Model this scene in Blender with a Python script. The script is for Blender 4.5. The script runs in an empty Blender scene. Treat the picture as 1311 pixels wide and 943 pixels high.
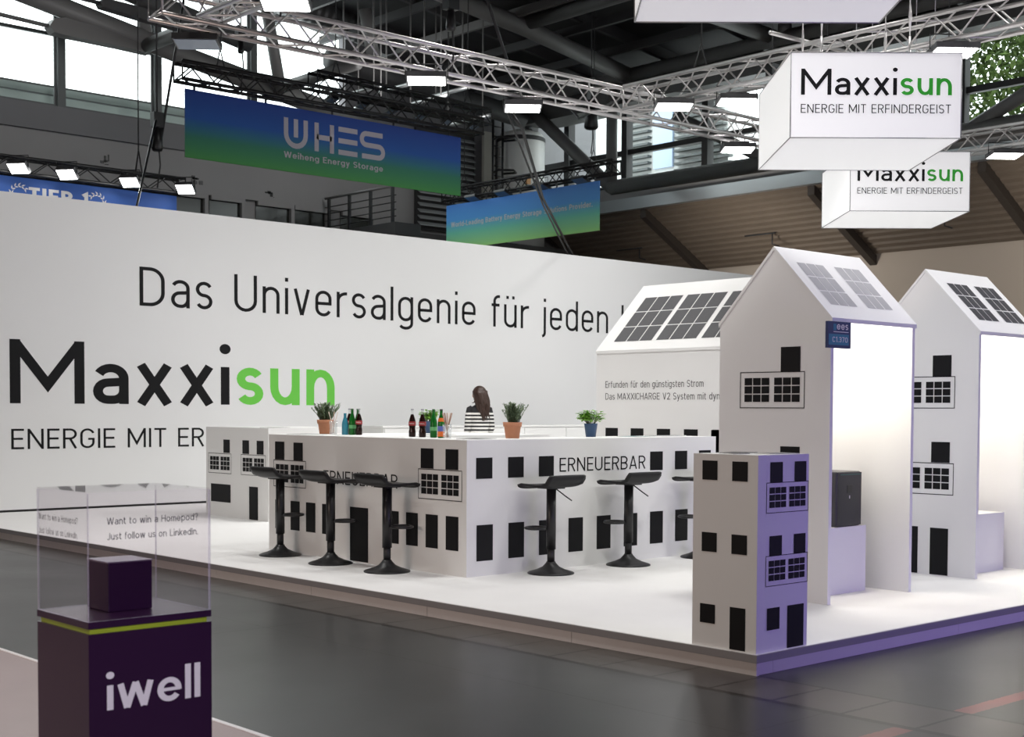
import bpy, bmesh, math, random
from mathutils import Vector, Matrix
random.seed(7)
SC = bpy.context.scene
COL = SC.collection
# ---------------------------------------------------------------- camera (fitted to the photograph, 1311 x 943)
EYE = 1.3468
def make_camera():
    yaw, pitch, roll = math.radians(47.46759), math.radians(-2.2277), math.radians(-.27787)
    f = Vector((math.cos(yaw)*math.cos(pitch), math.sin(yaw)*math.cos(pitch), math.sin(pitch)))
    r = Vector((math.sin(yaw), -math.cos(yaw), 0)); d = f.cross(r)
    c, s = math.cos(roll), math.sin(roll)
    r2 = c*r+s*d; d2 = -s*r+c*d
    cam = bpy.data.cameras.new('camera'); co = bpy.data.objects.new('camera', cam); COL.objects.link(co)
    m = Matrix((r2, -d2, -f)).transposed().to_4x4(); m.translation = (0, 0, EYE); co.matrix_world = m
    cam.sensor_width = 36; cam.sensor_fit = 'HORIZONTAL'; cam.lens = 1757.3/1311*36
    cam.shift_x = (655.5-662.6)/1311; cam.shift_y = (592.3-471.5)/1311
    cam.clip_end = 300; cam.dof.use_dof = True; cam.dof.focus_distance = 11.0; cam.dof.aperture_fstop = 7.0
    SC.camera = co
make_camera()
# ---------------------------------------------------------------- light and exposure
VS = SC.view_settings
VS.view_transform = 'Standard'; VS.look = 'None'; VS.gamma = 1; VS.use_curve_mapping = False; VS.exposure = 0.05
SKY_STRENGTH = 4.0
FLOOD_POWER = 29.5        # each truss floodlight
ALCOVE_POWER = 18.0
PURPLE_POWER = 72.0       # violet stand lighting across the right aisle
PINK_POWER = 140.0         # rosy stand lighting across the left aisle
HALL_POWER = 118.0        # high bay lamps of the hall above the aisles and the stand
FAR_POWER = 78.0         # unseen lamps added to wash the far hall walls
W = bpy.data.worlds.new('sky'); SC.world = W; W.use_nodes = True
W.node_tree.nodes['Background'].inputs[0].default_value = (.93, .98, 1, 1)
W.node_tree.nodes['Background'].inputs[1].default_value = SKY_STRENGTH
def area(name, loc, target, size, power, col=(1, 1, 1), size_y=None, parent=None, spread=180):
    l = bpy.data.lights.new(name, 'AREA'); l.energy = power; l.color = col; l.size = size; l.spread = math.radians(spread)
    if size_y: l.shape = 'RECTANGLE'; l.size_y = size_y
    o = bpy.data.objects.new(name, l); COL.objects.link(o); o.location = loc
    o.rotation_euler = (Vector(target)-Vector(loc)).to_track_quat('-Z', 'Y').to_euler()
    if parent: o.parent = parent; o.location = Vector(loc)-parent.location
    return o
area('violet_stand_light', (8.6, .9, .95), (8.6, 5, .6), 4.0, PURPLE_POWER, (.42, .3, 1), 1.2)
area('rosy_stand_light', (-1.5, 8.0, 2.2), (6, 8.5, .7), 3.0, PINK_POWER, (1, .79, .68), 2.0)
area('plinth_fill_light', (.5, -.4, 2.3), (1.95, 3.8, .6), .25, 7.0, (.92, .88, 1), spread=50)  # unseen lamp added behind the camera to brighten the plinth lettering
for lx, ly in ((3, 4), (4, 13), (10, 6), (11, 13), (17, 6), (17, 13)):
    area('hall_area_light', (lx, ly, 9.9), (lx, ly, 0), 1.0, HALL_POWER, (1, .985, .96), spread=120)
for ly in (4, 13, 22):
    area('hall_area_light', (24.5, ly, 4.7), (30, ly, 4.6), 1.0, FAR_POWER, (1, .95, .88), spread=110)  # unseen lamps added to brighten the beige wall and soffit
for lx in (4, 12, 19):
    area('hall_area_light', (lx, 23.5, 8.2), (lx, 30, 7.2), 1.0, FAR_POWER*.85, (1, .98, .97))  # unseen lamps added to brighten the far left wall
# ---------------------------------------------------------------- materials
MATS = {}
def mat(name, col, rough=.5, metal=0, spec=.5, emit=None, es=0, noise=None, bump=None, coat=0):
    if name in MATS: return MATS[name]
    m = bpy.data.materials.new(name); m.use_nodes = True; nt = m.node_tree; b = nt.nodes['Principled BSDF']
    b.inputs['Base Color'].default_value = (*col, 1); b.inputs['Roughness'].default_value = rough
    b.inputs['Metallic'].default_value = metal; b.inputs['Specular IOR Level'].default_value = spec
    b.inputs['Coat Weight'].default_value = coat
    if emit: b.inputs['Emission Color'].default_value = (*emit, 1); b.inputs['Emission Strength'].default_value = es
    if noise or bump:
        tc = nt.nodes.new('ShaderNodeTexCoord'); n = nt.nodes.new('ShaderNodeTexNoise'); nt.links.new(tc.outputs['Object'], n.inputs['Vector'])
        n.inputs['Detail'].default_value = 6
    if noise:
        sc, amt = noise; n.inputs['Scale'].default_value = sc
        mx = nt.nodes.new('ShaderNodeMix'); mx.data_type = 'RGBA'
        mx.inputs['A'].default_value = (*[max(0, c*(1-amt)) for c in col], 1); mx.inputs['B'].default_value = (*[min(1, c*(1+amt)) for c in col], 1)
        nt.links.new(n.outputs['Fac'], mx.inputs['Factor']); nt.links.new(mx.outputs['Result'], b.inputs['Base Color'])
    if bump:
        bp = nt.nodes.new('ShaderNodeBump'); bp.inputs['Strength'].default_value = bump; nt.links.new(n.outputs['Fac'], bp.inputs['Height']); nt.links.new(bp.outputs['Normal'], b.inputs['Normal'])
    MATS[name] = m
    return m
def s2l(r, g, b):
    return tuple(((c/255)/12.92 if c/255 < .04045 else ((c/255+.055)/1.055)**2.4) for c in (r, g, b))
WHITE = mat('white_board', (.80, .80, .79), .55, spec=.3, noise=(1.5, .015))
WALLW = mat('white_wall_film', (.78, .785, .79), .6, spec=.25, noise=(.7, .012))
CARPET = mat('white_stand_carpet', (.80, .795, .785), .9, spec=.1, noise=(3, .035), bump=.05)
BLACKV = mat('black_vinyl', (.012, .012, .013), .55, spec=.12)
GREENV = mat('green_vinyl', s2l(105, 200, 70), .45)
GREENS = mat('green_sign_vinyl', s2l(55, 180, 55), .45)
SOLAR = mat('solar_print', (.11, .11, .115), .7, spec=.06, noise=(40, .12))
EDGE = mat('grey_edge_profile', (.25, .24, .245), .5)
SKIRT = mat('skirting_board', (.64, .61, .60), .55, noise=(4, .05))
ALU = mat('truss_aluminium', (.62, .60, .60), .35, metal=.9)
BLKT = mat('black_truss_steel', (.015, .015, .016), .45)
STEEL = mat('grey_painted_steel', (.15, .148, .146), .5, spec=.4)
DSTEEL = mat('dark_painted_steel', (.05, .05, .052), .55, spec=.3)
BLK = mat('black_plastic', (.013, .013, .014), .38)
LEATHER = mat('black_stool_shell', (.016, .016, .017), .45, spec=.25)
PLUM = mat('dark_plum_laminate', (.026, .006, .034), .35, spec=.3)
LIME = mat('lime_strip', (.33, .42, .02), .5)
LILAC = mat('pale_lilac_lettering', (.80, .76, .80), .5)
TERRA = mat('terracotta', (.50, .22, .12), .8, noise=(20, .12))
BLUEPOT = mat('blue_pot', (.03, .075, .17), .45)
SOIL = mat('potting_soil', (.03, .02, .012), .9)
LEAFG = mat('fresh_green_leaf', (.22, .48, .05), .5, noise=(60, .3))
LEAFR = mat('grey_green_needles', (.15, .21, .12), .6, noise=(60, .3))
STEMM = mat('plant_stem', (.12, .14, .05), .7)
LAMPE = mat('lit_lamp_glass', (1, 1, 1), .4, emit=(1, .99, .97), es=14)
WALLG = mat('grey_hall_concrete', (.20, .20, .21), .8, noise=(.6, .1))
WALLG2 = mat('light_grey_hall_panel', (.29, .285, .285), .75, noise=(.8, .08))
BEIGE = mat('beige_hall_wall', (.50, .43, .365), .8, noise=(.5, .06))
SOFFIT = mat('brown_corrugated_deck', (.185, .145, .11), .6, noise=(1.5, .15))
ROOFM = mat('dark_roof_deck', (.02, .02, .021), .7)
FRAMEW = mat('grey_window_frame', (.13, .14, .14), .45)
DARKGL = mat('dark_office_glazing', (.02, .021, .018), .15)
PAPER = mat('white_paper', (.75, .75, .74), .5)
def gradient_mat(name, z0, z1, stops):
    m = bpy.data.materials.new(name); m.use_nodes = True; nt = m.node_tree; b = nt.nodes['Principled BSDF']; b.inputs['Roughness'].default_value = .6
    tc = nt.nodes.new('ShaderNodeTexCoord'); sx = nt.nodes.new('ShaderNodeSeparateXYZ'); mr = nt.nodes.new('ShaderNodeMapRange'); cr = nt.nodes.new('ShaderNodeValToRGB')
    nt.links.new(tc.outputs['Object'], sx.inputs[0]); nt.links.new(sx.outputs['Z'], mr.inputs['Value'])
    mr.inputs['From Min'].default_value = z0; mr.inputs['From Max'].default_value = z1
    nt.links.new(mr.outputs['Result'], cr.inputs['Fac']); e = cr.color_ramp.elements
    e[0].position, e[0].color = stops[0][0], (*stops[0][1], 1); e[1].position, e[1].color = stops[-1][0], (*stops[-1][1], 1)
    for p, c in stops[1:-1]: k = e.new(p); k.color = (*c, 1)
    nt.links.new(cr.outputs['Color'], b.inputs['Base Color'])
    return m
def clear_mat(name, ior, tint=(1, 1, 1), film=0.0, filmcol=(.8, .8, .85)):
    m = bpy.data.materials.new(name); m.use_nodes = True; nt = m.node_tree; out = nt.nodes['Material Output']; nt.nodes.remove(nt.nodes['Principled BSDF'])
    t = nt.nodes.new('ShaderNodeBsdfTransparent'); t.inputs[0].default_value = (*tint, 1); g = nt.nodes.new('ShaderNodeBsdfGlossy'); g.inputs['Roughness'].default_value = .02
    fr = nt.nodes.new('ShaderNodeFresnel'); fr.inputs['IOR'].default_value = ior; mx = nt.nodes.new('ShaderNodeMixShader')
    ge = nt.nodes.new('ShaderNodeNewGeometry'); inv = nt.nodes.new('ShaderNodeMath'); inv.operation = 'SUBTRACT'; inv.inputs[0].default_value = 1; nt.links.new(ge.outputs['Backfacing'], inv.inputs[1])
    ml = nt.nodes.new('ShaderNodeMath'); ml.operation = 'MULTIPLY'; nt.links.new(fr.outputs[0], ml.inputs[0]); nt.links.new(inv.outputs[0], ml.inputs[1])
    nt.links.new(ml.outputs[0], mx.inputs[0]); nt.links.new(t.outputs[0], mx.inputs[1]); nt.links.new(g.outputs[0], mx.inputs[2])
    last = mx
    if film:
        d = nt.nodes.new('ShaderNodeBsdfDiffuse'); d.inputs[0].default_value = (*filmcol, 1); m2 = nt.nodes.new('ShaderNodeMixShader'); m2.inputs[0].default_value = film
        nt.links.new(mx.outputs[0], m2.inputs[1]); nt.links.new(d.outputs[0], m2.inputs[2]); last = m2
    nt.links.new(last.outputs[0], out.inputs['Surface'])
    return m
ACRYL = clear_mat('clear_acrylic', 1.3, (.97, .96, .97))
ACRYE = clear_mat('acrylic_edge', 1.45, (.9, .88, .95), .55, (.75, .72, .85))
PANE = clear_mat('window_glass', 1.25, (.95, .97, .96))
GLASSW = clear_mat('drinking_glass', 1.25, (.95, .96, .96), .12, (.9, .9, .9))
def bottle_glass(name, col):
    m = mat(name, col, .08, spec=.6); b = m.node_tree.nodes['Principled BSDF']; b.inputs['Transmission Weight'].default_value = .35; b.inputs['IOR'].default_value = 1.3
    return m
COLA = bottle_glass('cola_brown_glass', (.02, .006, .004)); BGREEN = bottle_glass('green_glass', (.01, .16, .02)); BBLUE = bottle_glass('blue_glass', (.05, .3, .42))
def floor_mat():
    m = bpy.data.materials.new('dark_mastic_floor'); m.use_nodes = True; nt = m.node_tree; b = nt.nodes['Principled BSDF']
    def N(t, **k):
        n = nt.nodes.new(t)
        for a, v in k.items(): setattr(n, a, v)
        return n
    def M(op, a, c=None, clamp=False):
        n = N('ShaderNodeMath', operation=op); n.use_clamp = clamp
        for i, v in enumerate((a, c)):
            if v is None: continue
            if isinstance(v, (int, float)): n.inputs[i].default_value = v
            else: nt.links.new(v, n.inputs[i])
        return n.outputs[0]
    tc = N('ShaderNodeTexCoord'); sx = N('ShaderNodeSeparateXYZ'); nt.links.new(tc.outputs['Object'], sx.inputs[0])
    nz = N('ShaderNodeTexNoise'); nz.inputs['Scale'].default_value = 1.1; nz.inputs['Detail'].default_value = 9; nt.links.new(tc.outputs['Object'], nz.inputs['Vector'])
    nf = N('ShaderNodeTexNoise'); nf.inputs['Scale'].default_value = 45; nf.inputs['Detail'].default_value = 5; nt.links.new(tc.outputs['Object'], nf.inputs['Vector'])
    X = M('ADD', sx.outputs['X'], M('MULTIPLY', M('SUBTRACT', nf.outputs['Fac'], .5), .02)); Y = M('ADD', sx.outputs['Y'], M('MULTIPLY', M('SUBTRACT', nf.outputs['Fac'], .5), .02))
    def line(v, at, w): return M('LESS_THAN', M('ABSOLUTE', M('SUBTRACT', v, at)), w)
    seams = None
    for v, at, w in ((X, 5.60, .026), (X, 6.08, .013), (X, 4.94, .004), (Y, 7.87, .007), (Y, 12.0, .008), (Y, 3.86, .003), (Y, 16.1, .008), (Y, -.3, .008)):
        l = line(v, at, w)
        if v is Y: l = M('MULTIPLY', l, M('LESS_THAN', X, 5.6))
        seams = l if seams is None else M('MAXIMUM', seams, l)
    ch = M('MULTIPLY', M('LESS_THAN', M('ABSOLUTE', M('SUBTRACT', X, 5.84)), .24), M('LESS_THAN', M('ABSOLUTE', M('SUBTRACT', M('MODULO', M('ADD', Y, 40-3.62+.2), .41), .2)), .01))
    seams = M('MAXIMUM', seams, ch)
    cr = N('ShaderNodeValToRGB'); nt.links.new(nz.outputs['Fac'], cr.inputs['Fac']); e = cr.color_ramp.elements
    e[0].position, e[0].color = .25, (.026, .027, .027, 1); e[1].position, e[1].color = .8, (.052, .053, .052, 1)
    def mix(f, a, c):
        n = N('ShaderNodeMix', data_type='RGBA'); nt.links.new(f, n.inputs['Factor']); nt.links.new(a, n.inputs['A'])
        if isinstance(c, tuple): n.inputs['B'].default_value = c
        else: nt.links.new(c, n.inputs['B'])
        return n.outputs['Result']
    inch = M('LESS_THAN', M('ABSOLUTE', M('SUBTRACT', X, 5.84)), .24)
    col = mix(M('MULTIPLY', inch, .35), cr.outputs['Color'], (.12, .10, .085, 1))
    red = M('MULTIPLY', M('MULTIPLY', line(Y, 3.425, .05), M('GREATER_THAN', X, 5.0)), M('SUBTRACT', 1, inch))
    red = M('MULTIPLY', red, M('MULTIPLY', M('SUBTRACT', nz.outputs['Fac'], .12), 1.5, True), True)
    col = mix(red, col, (.42, .10, .085, 1)); col = mix(seams, col, (.008, .007, .006, 1))
    nt.links.new(col, b.inputs['Base Color'])
    rr = N('ShaderNodeMapRange'); rr.inputs['To Min'].default_value = .24; rr.inputs['To Max'].default_value = .40; nt.links.new(nz.outputs['Fac'], rr.inputs['Value']); nt.links.new(rr.outputs[0], b.inputs['Roughness'])
    bp = N('ShaderNodeBump'); bp.inputs['Strength'].default_value = .12; b.inputs['Specular IOR Level'].default_value = .3; nt.links.new(nf.outputs['Fac'], bp.inputs['Height']); nt.links.new(bp.outputs['Normal'], b.inputs['Normal'])
    return m
# ---------------------------------------------------------------- mesh helpers
class MB:
    """collects geometry in world coordinates; build() links it as one mesh object (relative to its parent's origin)"""
    def __init__(s): s.v = []; s.f = []; s.mi = []; s.sm = []
    def add(s, vs, fs, mi=0, smooth=False):
        o = len(s.v); s.v += [tuple(v) for v in vs]
        for f in fs: s.f.append([i+o for i in f]); s.mi.append(mi); s.sm.append(smooth)
        return s
    def box(s, a, b, mi=0):
        (x0, y0, z0), (x1, y1, z1) = a, b
        x0, x1 = min(x0, x1), max(x0, x1); y0, y1 = min(y0, y1), max(y0, y1); z0, z1 = min(z0, z1), max(z0, z1)
        return s.add([(x0, y0, z0), (x1, y0, z0), (x1, y1, z0), (x0, y1, z0), (x0, y0, z1), (x1, y0, z1), (x1, y1, z1), (x0, y1, z1)],
                     [(0, 3, 2, 1), (4, 5, 6, 7), (0, 1, 5, 4), (1, 2, 6, 5), (2, 3, 7, 6), (3, 0, 4, 7)], mi)
    def prism(s, pts, d, mi=0):
        """closed polygon (3-D points) swept by vector d"""
        n = len(pts); d = Vector(d); a = [Vector(p) for p in pts]
        nn = Vector((0, 0, 0))
        for i in range(n): nn += a[i].cross(a[(i+1) % n])
        if nn.dot(d) > 0: a.reverse()
        return s.add([*a, *[p+d for p in a]], [tuple(range(n)), tuple(reversed(range(n, 2*n)))]+[(i, i+n, (i+1) % n+n, (i+1) % n) for i in range(n)], mi)
    def face(s, pts, mi=0): return s.add(pts, [tuple(range(len(pts)))], mi)
    def tube(s, pts, r, n=8, mi=0, smooth=True, cap=True):
        """round bar along points; r a number or one per point"""
        pts = [Vector(p) for p in pts]; rs = r if isinstance(r, (list, tuple)) else [r]*len(pts); m = len(pts); vs = []; fs = []
        up = None
        for i, p in enumerate(pts):
            t = (pts[min(i+1, m-1)]-pts[max(i-1, 0)]).normalized()
            if up is None: up = Vector((0, 0, 1)) if abs(t.z) < .9 else Vector((1, 0, 0))
            a = t.cross(up).normalized(); up = a.cross(t).normalized()
            for k in range(n):
                th = 2*math.pi*k/n; vs.append(p+rs[i]*(math.cos(th)*a+math.sin(th)*up))
        for i in range(m-1):
            for k in range(n): fs.append((i*n+k, i*n+(k+1) % n, (i+1)*n+(k+1) % n, (i+1)*n+k))
        if cap: fs += [tuple(reversed(range(n))), tuple(range((m-1)*n, m*n))]
        return s.add(vs, fs, mi, smooth)
    def lathe(s, prof, c, n=24, mi=0, smooth=True):
        """profile [(radius, z)] turned about the vertical through c"""
        vs = []; fs = []; m = len(prof)
        for r, z in prof:
            for k in range(n): th = 2*math.pi*k/n; vs.append((c[0]+r*math.cos(th), c[1]+r*math.sin(th), c[2]+z))
        for i in range(m-1):
            for k in range(n): fs.append((i*n+k, i*n+(k+1) % n, (i+1)*n+(k+1) % n, (i+1)*n+k))
        return s.add(vs, fs, mi, smooth)
    def build(s, name, m, parent=None, loc=None, bevel=0, sub=0):
        org = Vector(loc) if loc is not None else Vector((0, 0, 0))
        if parent is not None: org = Vector(parent['_o'])
        me = bpy.data.meshes.new(name); me.from_pydata([tuple(Vector(v)-org) for v in s.v], [], s.f)
        for q in (m if isinstance(m, (list, tuple)) else [m]): me.materials.append(q)
        me.polygons.foreach_set('material_index', s.mi); me.polygons.foreach_set('use_smooth', s.sm); me.update()
        o = bpy.data.objects.new(name, me); COL.objects.link(o); ORG.append(o)
        o['_o'] = tuple(org)
        if parent is not None: o.parent = parent
        else: o.location = org
        if bevel: b = o.modifiers.new('bevel', 'BEVEL'); b.width = bevel; b.segments = 2; b.limit_method = 'ANGLE'
        if sub: b = o.modifiers.new('sub', 'SUBSURF'); b.levels = sub; b.render_levels = sub
        return o
ORG = []
def tag(o, label, cat, group=None):
    o['label'] = label; o['category'] = cat
    if group: o['group'] = group
    return o
def thing(name, loc, label, cat, group=None):
    o = bpy.data.objects.new(name, None); o.empty_display_size = .1; COL.objects.link(o); o.location = loc; o['_o'] = tuple(loc); ORG.append(o)
    return tag(o, label, cat, group)
def structure(o): o['kind'] = 'structure'; return o
def struct_root(name, loc=(0, 0, 0)):
    o = bpy.data.objects.new(name, None); COL.objects.link(o); o.location = loc; o['_o'] = tuple(loc); ORG.append(o); return structure(o)
def copy_tree(o, loc, rot=None, label=None):
    """a copy of a thing with copies of its parts and sub-parts"""
    r = o.copy(); COL.objects.link(r); r.location = loc; r['_o'] = tuple(loc); ORG.append(r)
    if rot is not None: r.rotation_euler = (0, 0, rot)
    if label: r['label'] = label
    for ch in list(o.children):
        c = ch.copy(); COL.objects.link(c); c.parent = r; ORG.append(c)
        for g in list(ch.children):
            d = g.copy(); COL.objects.link(d); d.parent = c; ORG.append(d)
    return r
class Face:
    """a flat surface to print on: origin, across, up, outward"""
    def __init__(s, o, u, v, n=None):
        s.o, s.u, s.v = Vector(o), Vector(u).normalized(), Vector(v).normalized(); s.n = Vector(n).normalized() if n else s.u.cross(s.v)
    def p(s, a, b, off=.002): return s.o+a*s.u+b*s.v+off*s.n
def facex(x): return Face((x, 0, 0), (0, -1, 0), (0, 0, 1))      # faces -X; across = -Y
def facey(y): return Face((0, y, 0), (1, 0, 0), (0, 0, 1))       # faces -Y; across = +X
def rect(mb, F, a0, b0, a1, b1, mi=0, off=.002):
    a0, a1 = min(a0, a1), max(a0, a1); b0, b1 = min(b0, b1), max(b0, b1)
    mb.face([F.p(a0, b0, off), F.p(a1, b0, off), F.p(a1, b1, off), F.p(a0, b1, off)], mi)
def print_rect(parent, F, a0, b0, a1, b1, m=None, name='printed_window', off=.002):
    mb = MB(); rect(mb, F, a0, b0, a1, b1, 0, off); return mb.build(name, m or BLACKV, parent)
def print_balcony(parent, F, a, b, w, h, line=.006, pane=(.39, .66), off=.002):
    """outlined balcony front with two nine-pane lights, lower left corner a, b"""
    mb = MB()
    for q in ((a, b, a+w, b+line), (a, b+h-line, a+w, b+h), (a, b+line, a+line, b+h-line), (a+w-line, b+line, a+w, b+h-line)): rect(mb, F, *q, 0, off)
    pw, ph = w*pane[0], h*pane[1]; gap = w*.075; x0 = a+(w-2*pw-gap)/2; y0 = b+(h-ph)/2+h*.005; g = pw*.035
    for c in range(2):
        for i in range(3):
            for j in range(3):
                cw, chh = (pw-2*g)/3, (ph-2*g)/3; px = x0+c*(pw+gap)+i*(cw+g); py = y0+j*(chh+g)
                rect(mb, F, px, py, px+cw, py+chh, 0, off)
    return mb.build('printed_balcony', BLACKV, parent)
def lettering(parent, F, s, left, right, base, cap, m, t=.1, xh=.73, k=1.0, gap=.13, split=None, m2=None, name='lettering', off=.002, words=True):
    """a line of letters fitted between left and right; letters from index split on take material m2"""
    P, Wd = text_polys(s, t, xh, k, gap); sx = (right-left)/Wd; groups = {}; wi = 0; ws = []
    for ch in s:
        if ch == ' ': wi += 1
        ws.append(wi)
    for i, q, pl in P:
        mb = groups.setdefault(ws[i], MB()); mb.face([F.p(left+u*sx, base+v*cap, off+.00025*q) for u, v in pl], 1 if split is not None and i >= split else 0)
    return [mb.build(name, [m, m2] if m2 else m, parent) for mb in groups.values()]
# ---------------------------------------------------------------- lettering drawn with strokes
def arc(cx, cy, rx, ry, a0, a1, n=10):
    return [(cx + rx*math.cos(math.radians(a0+(a1-a0)*i/n)), cy + ry*math.sin(math.radians(a0+(a1-a0)*i/n))) for i in range(n+1)]
def glyph(ch, t, xh, k=1.0):
    """centre lines of a letter: (outer width, [polyline, ...]); cap height 1, k = roundness of bowls"""
    h = t/2; T = 1-h; X = xh-h; B = h
    def ry(w, H): return min((w-t)/2*k, (H-t)/2)
    def L(*p): return list(p)
    def stad(w, z0, z1):           # closed stadium between outer heights z0..z1
        r = (w-t)/2; q = ry(w, z1-z0); c = w/2
        return arc(c, z1-h-q, r, q, 0, 180) + arc(c, z0+h+q, r, q, 180, 360) + [(w-h, z1-h-q)]
    if ch == ' ': return (.26, [])
    if ch == '.': return (t*1.15, [L((h*1.15, 0), (h*1.15, t*1.2))])
    if ch == ',': return (t, [L((h, t), (h*.3, -t))])
    if ch == '-': return (.34, [L((0, .36), (.34, .36))])
    if ch == "?":
        w = .46; r = (w-t)/2
        return (w, [arc(w/2, T-r, r, r, 170, -60)+[(w/2, .34), (w/2, .24)], L((w/2, 0), (w/2, t*1.2))])
    if ch == '1': return (.3, [L((.02, .8), (.3-h, 1-h*.6), (.3-h, 0))])
    if ch == '0': w = .56; return (w, [stad(w, 0, 1)])
    if ch == '2':
        w = .54; r = (w-t)/2; return (w, [arc(w/2, T-r, r, r, 170, -35)+[(h*1.3, B), (w, B)]])
    if ch == '3':
        w = .54; r = (w-t)/2; q = (1-t)/4
        return (w, [arc(w/2, T-q, r, q, 160, -90)[:]+arc(w/2, B+q, r, q, 90, -160)])
    if ch == '7': w = .52; return (w, [L((0, T), (w-h, T), (w*.35, 0))])
    if ch == 'A': w = .66; return (w, [L((h*1.05, 0), (w/2-h*.1, 1)), L((w/2+h*.1, 1), (w-h*1.05, 0)), L((w*.2, .28), (w*.8, .28))])
    if ch in 'BPR':
        w = .57; m = .5 if ch != 'P' else .46; q = (T-m)/2; out = [L((h, 0), (h, 1))]
        out.append([(h, T)]+arc(w-h-q, T-q, q, q, 90, -90)+[(h, m)])
        if ch == 'B': q = (m-B)/2; out.append([(h, m)]+arc(w-h-q+.01, m-q, q, q, 90, -90)+[(h, B)])
        if ch == 'R': out.append(L((w*.5, m), (w-h*.8, 0)))
        return (w, out)
    if ch == 'C':
        w = .58; r = (w-t)/2; q = ry(w, 1)
        return (w, [arc(w/2, T-q, r, q, 15, 180)+arc(w/2, B+q, r, q, 180, 345)])
    if ch == 'D':
        w = .6; q = min((w-t)*.6*k, (1-t)/2)
        return (w, [L((h, 0), (h, 1)), [(h, T)]+arc(w-h-q, T-q, q, q, 90, 0)+arc(w-h-q, B+q, q, q, 0, -90)+[(h, B)]])
    if ch == 'E': w = .5; return (w, [L((h, 0), (h, 1)), L((h, T), (w, T)), L((h, .51), (w*.92, .51)), L((h, B), (w, B))])
    if ch == 'F': w = .48; return (w, [L((h, 0), (h, 1)), L((h, T), (w, T)), L((h, .5), (w*.92, .5))])
    if ch == 'G':
        w = .6; r = (w-t)/2; q = ry(w, 1)
        return (w, [arc(w/2, T-q, r, q, 15, 180)+arc(w/2, B+q, r, q, 180, 360)+[(w-h, .47), (w*.55, .47)]])
    if ch == 'H': w = .62; return (w, [L((h, 0), (h, 1)), L((w-h, 0), (w-h, 1)), L((h, .51), (w-h, .51))])
    if ch in 'Il': return (t, [L((h, 0), (h, 1))])
    if ch == 'J': w = .46; r = (w-t)/2; return (w, [L((w-h, 1), (w-h, B+r))+arc(w/2, B+r, r, r, 0, -165)])
    if ch == 'L': w = .48; return (w, [L((h, 1), (h, B), (w, B))])
    if ch == 'M': w = .8 if k < 1.2 else .98; return (w, [L((h, 0), (h, 1)), L((w-h, 0), (w-h, 1)), L((h, T+h*.4), (w/2, .22 if k < 1.2 else .3), (w-h, T+h*.4))])
    if ch == 'N': w = .64; return (w, [L((h, 0), (h, 1)), L((w-h, 0), (w-h, 1)), L((h, T+h*.3), (w-h, B-h*.3))])
    if ch == 'O': w = .62; return (w, [stad(w, 0, 1)])
    if ch in 'Ss':
        H = 1 if ch == 'S' else xh; w = .54 if ch == 'S' else .42*(1.03 if k > 1.2 else 1); r = (w-t)/2; q = (H-t)/4; m = H/2
        return (w, [arc(w/2, H-h-q, r, q, 25, 180, 9)+arc(w/2, H-h-q, r, q, 180, 265, 5)[1:]+arc(w/2, h+q, r, q, 85, 0, 5)+arc(w/2, h+q, r, q, 0, -155, 9)[1:]])
    if ch == 'T': w = .54; return (w, [L((0, T), (w, T)), L((w/2, 0), (w/2, T))])
    if ch in 'UÜ':
        w = .6; r = (w-t)/2; q = ry(w, 1)
        return (w, [[(h, 1)]+arc(w/2, B+q, r, q, 180, 360)+[(w-h, 1)]])
    if ch in 'Vv': H = 1 if ch == 'V' else xh; w = .62 if ch == 'V' else .46; return (w, [L((h*1.05, H), (w/2-h*.12, 0)), L((w/2+h*.12, 0), (w-h*1.05, H))])
    if ch in 'Ww':
        H = 1 if ch == 'W' else xh; w = .96 if ch == 'W' else .74 if k < 1.65 else .9
        return (w, [L((h*1.05, H), (w*.27, 0)), L((w*.27, 0), (w/2, H)), L((w/2, H), (w*.73, 0)), L((w*.73, 0), (w-h*1.05, H))])
    if ch in 'Xx': H = 1 if ch == 'X' else xh; w = (.6 if ch == 'X' else .48)*(1.08 if k > 1.2 else 1); return (w, [L((h*.9, 0), (w-h*.9, H)), L((h*.9, H), (w-h*.9, 0))])
    if ch == 'y': w = .48; return (w, [L((h*.9, xh), (w*.5, .02)), L((w-h*.9, xh), (w*.36, -.22), (w*.1, -.22))])
    if ch == 'a':
        w = .46 if k < 1.2 else .5; r = (w-t)/2; q = (X-h)*.27
        return (w, [arc(w/2, X-r*.9, r, r*.9, 155, 0)+[(w-h, 0)], [(w-h, xh*.56)]+arc(h+q, B+q, q, q, 90, 270)+[(w*.55, B)]+arc(w*.55, B+q*1.1, w*.45-h, q*1.1, -90, 0)])
    if ch == 'c':
        w = .44; r = (w-t)/2; q = ry(w, xh); return (w, [arc(w/2, X-q, r, q, 20, 180)+arc(w/2, B+q, r, q, 180, 340)])
    if ch in 'bdpqog':
        w = (.48 if k < 1.2 else .56); out = [stad(w, 0, xh)]
        if ch == 'b': out.append(L((h, 0), (h, 1)))
        if ch == 'd': out.append(L((w-h, 0), (w-h, 1)))
        if ch == 'p': out.append(L((h, xh), (h, -.25)))
        if ch == 'q': out.append(L((w-h, xh), (w-h, -.25)))
        if ch == 'g': r = (w-t)/2; out.append([(w-h, xh), (w-h, -.06)]+arc(w/2, -.06, r, .19-h, 0, -150))
        return (w, out)
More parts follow.
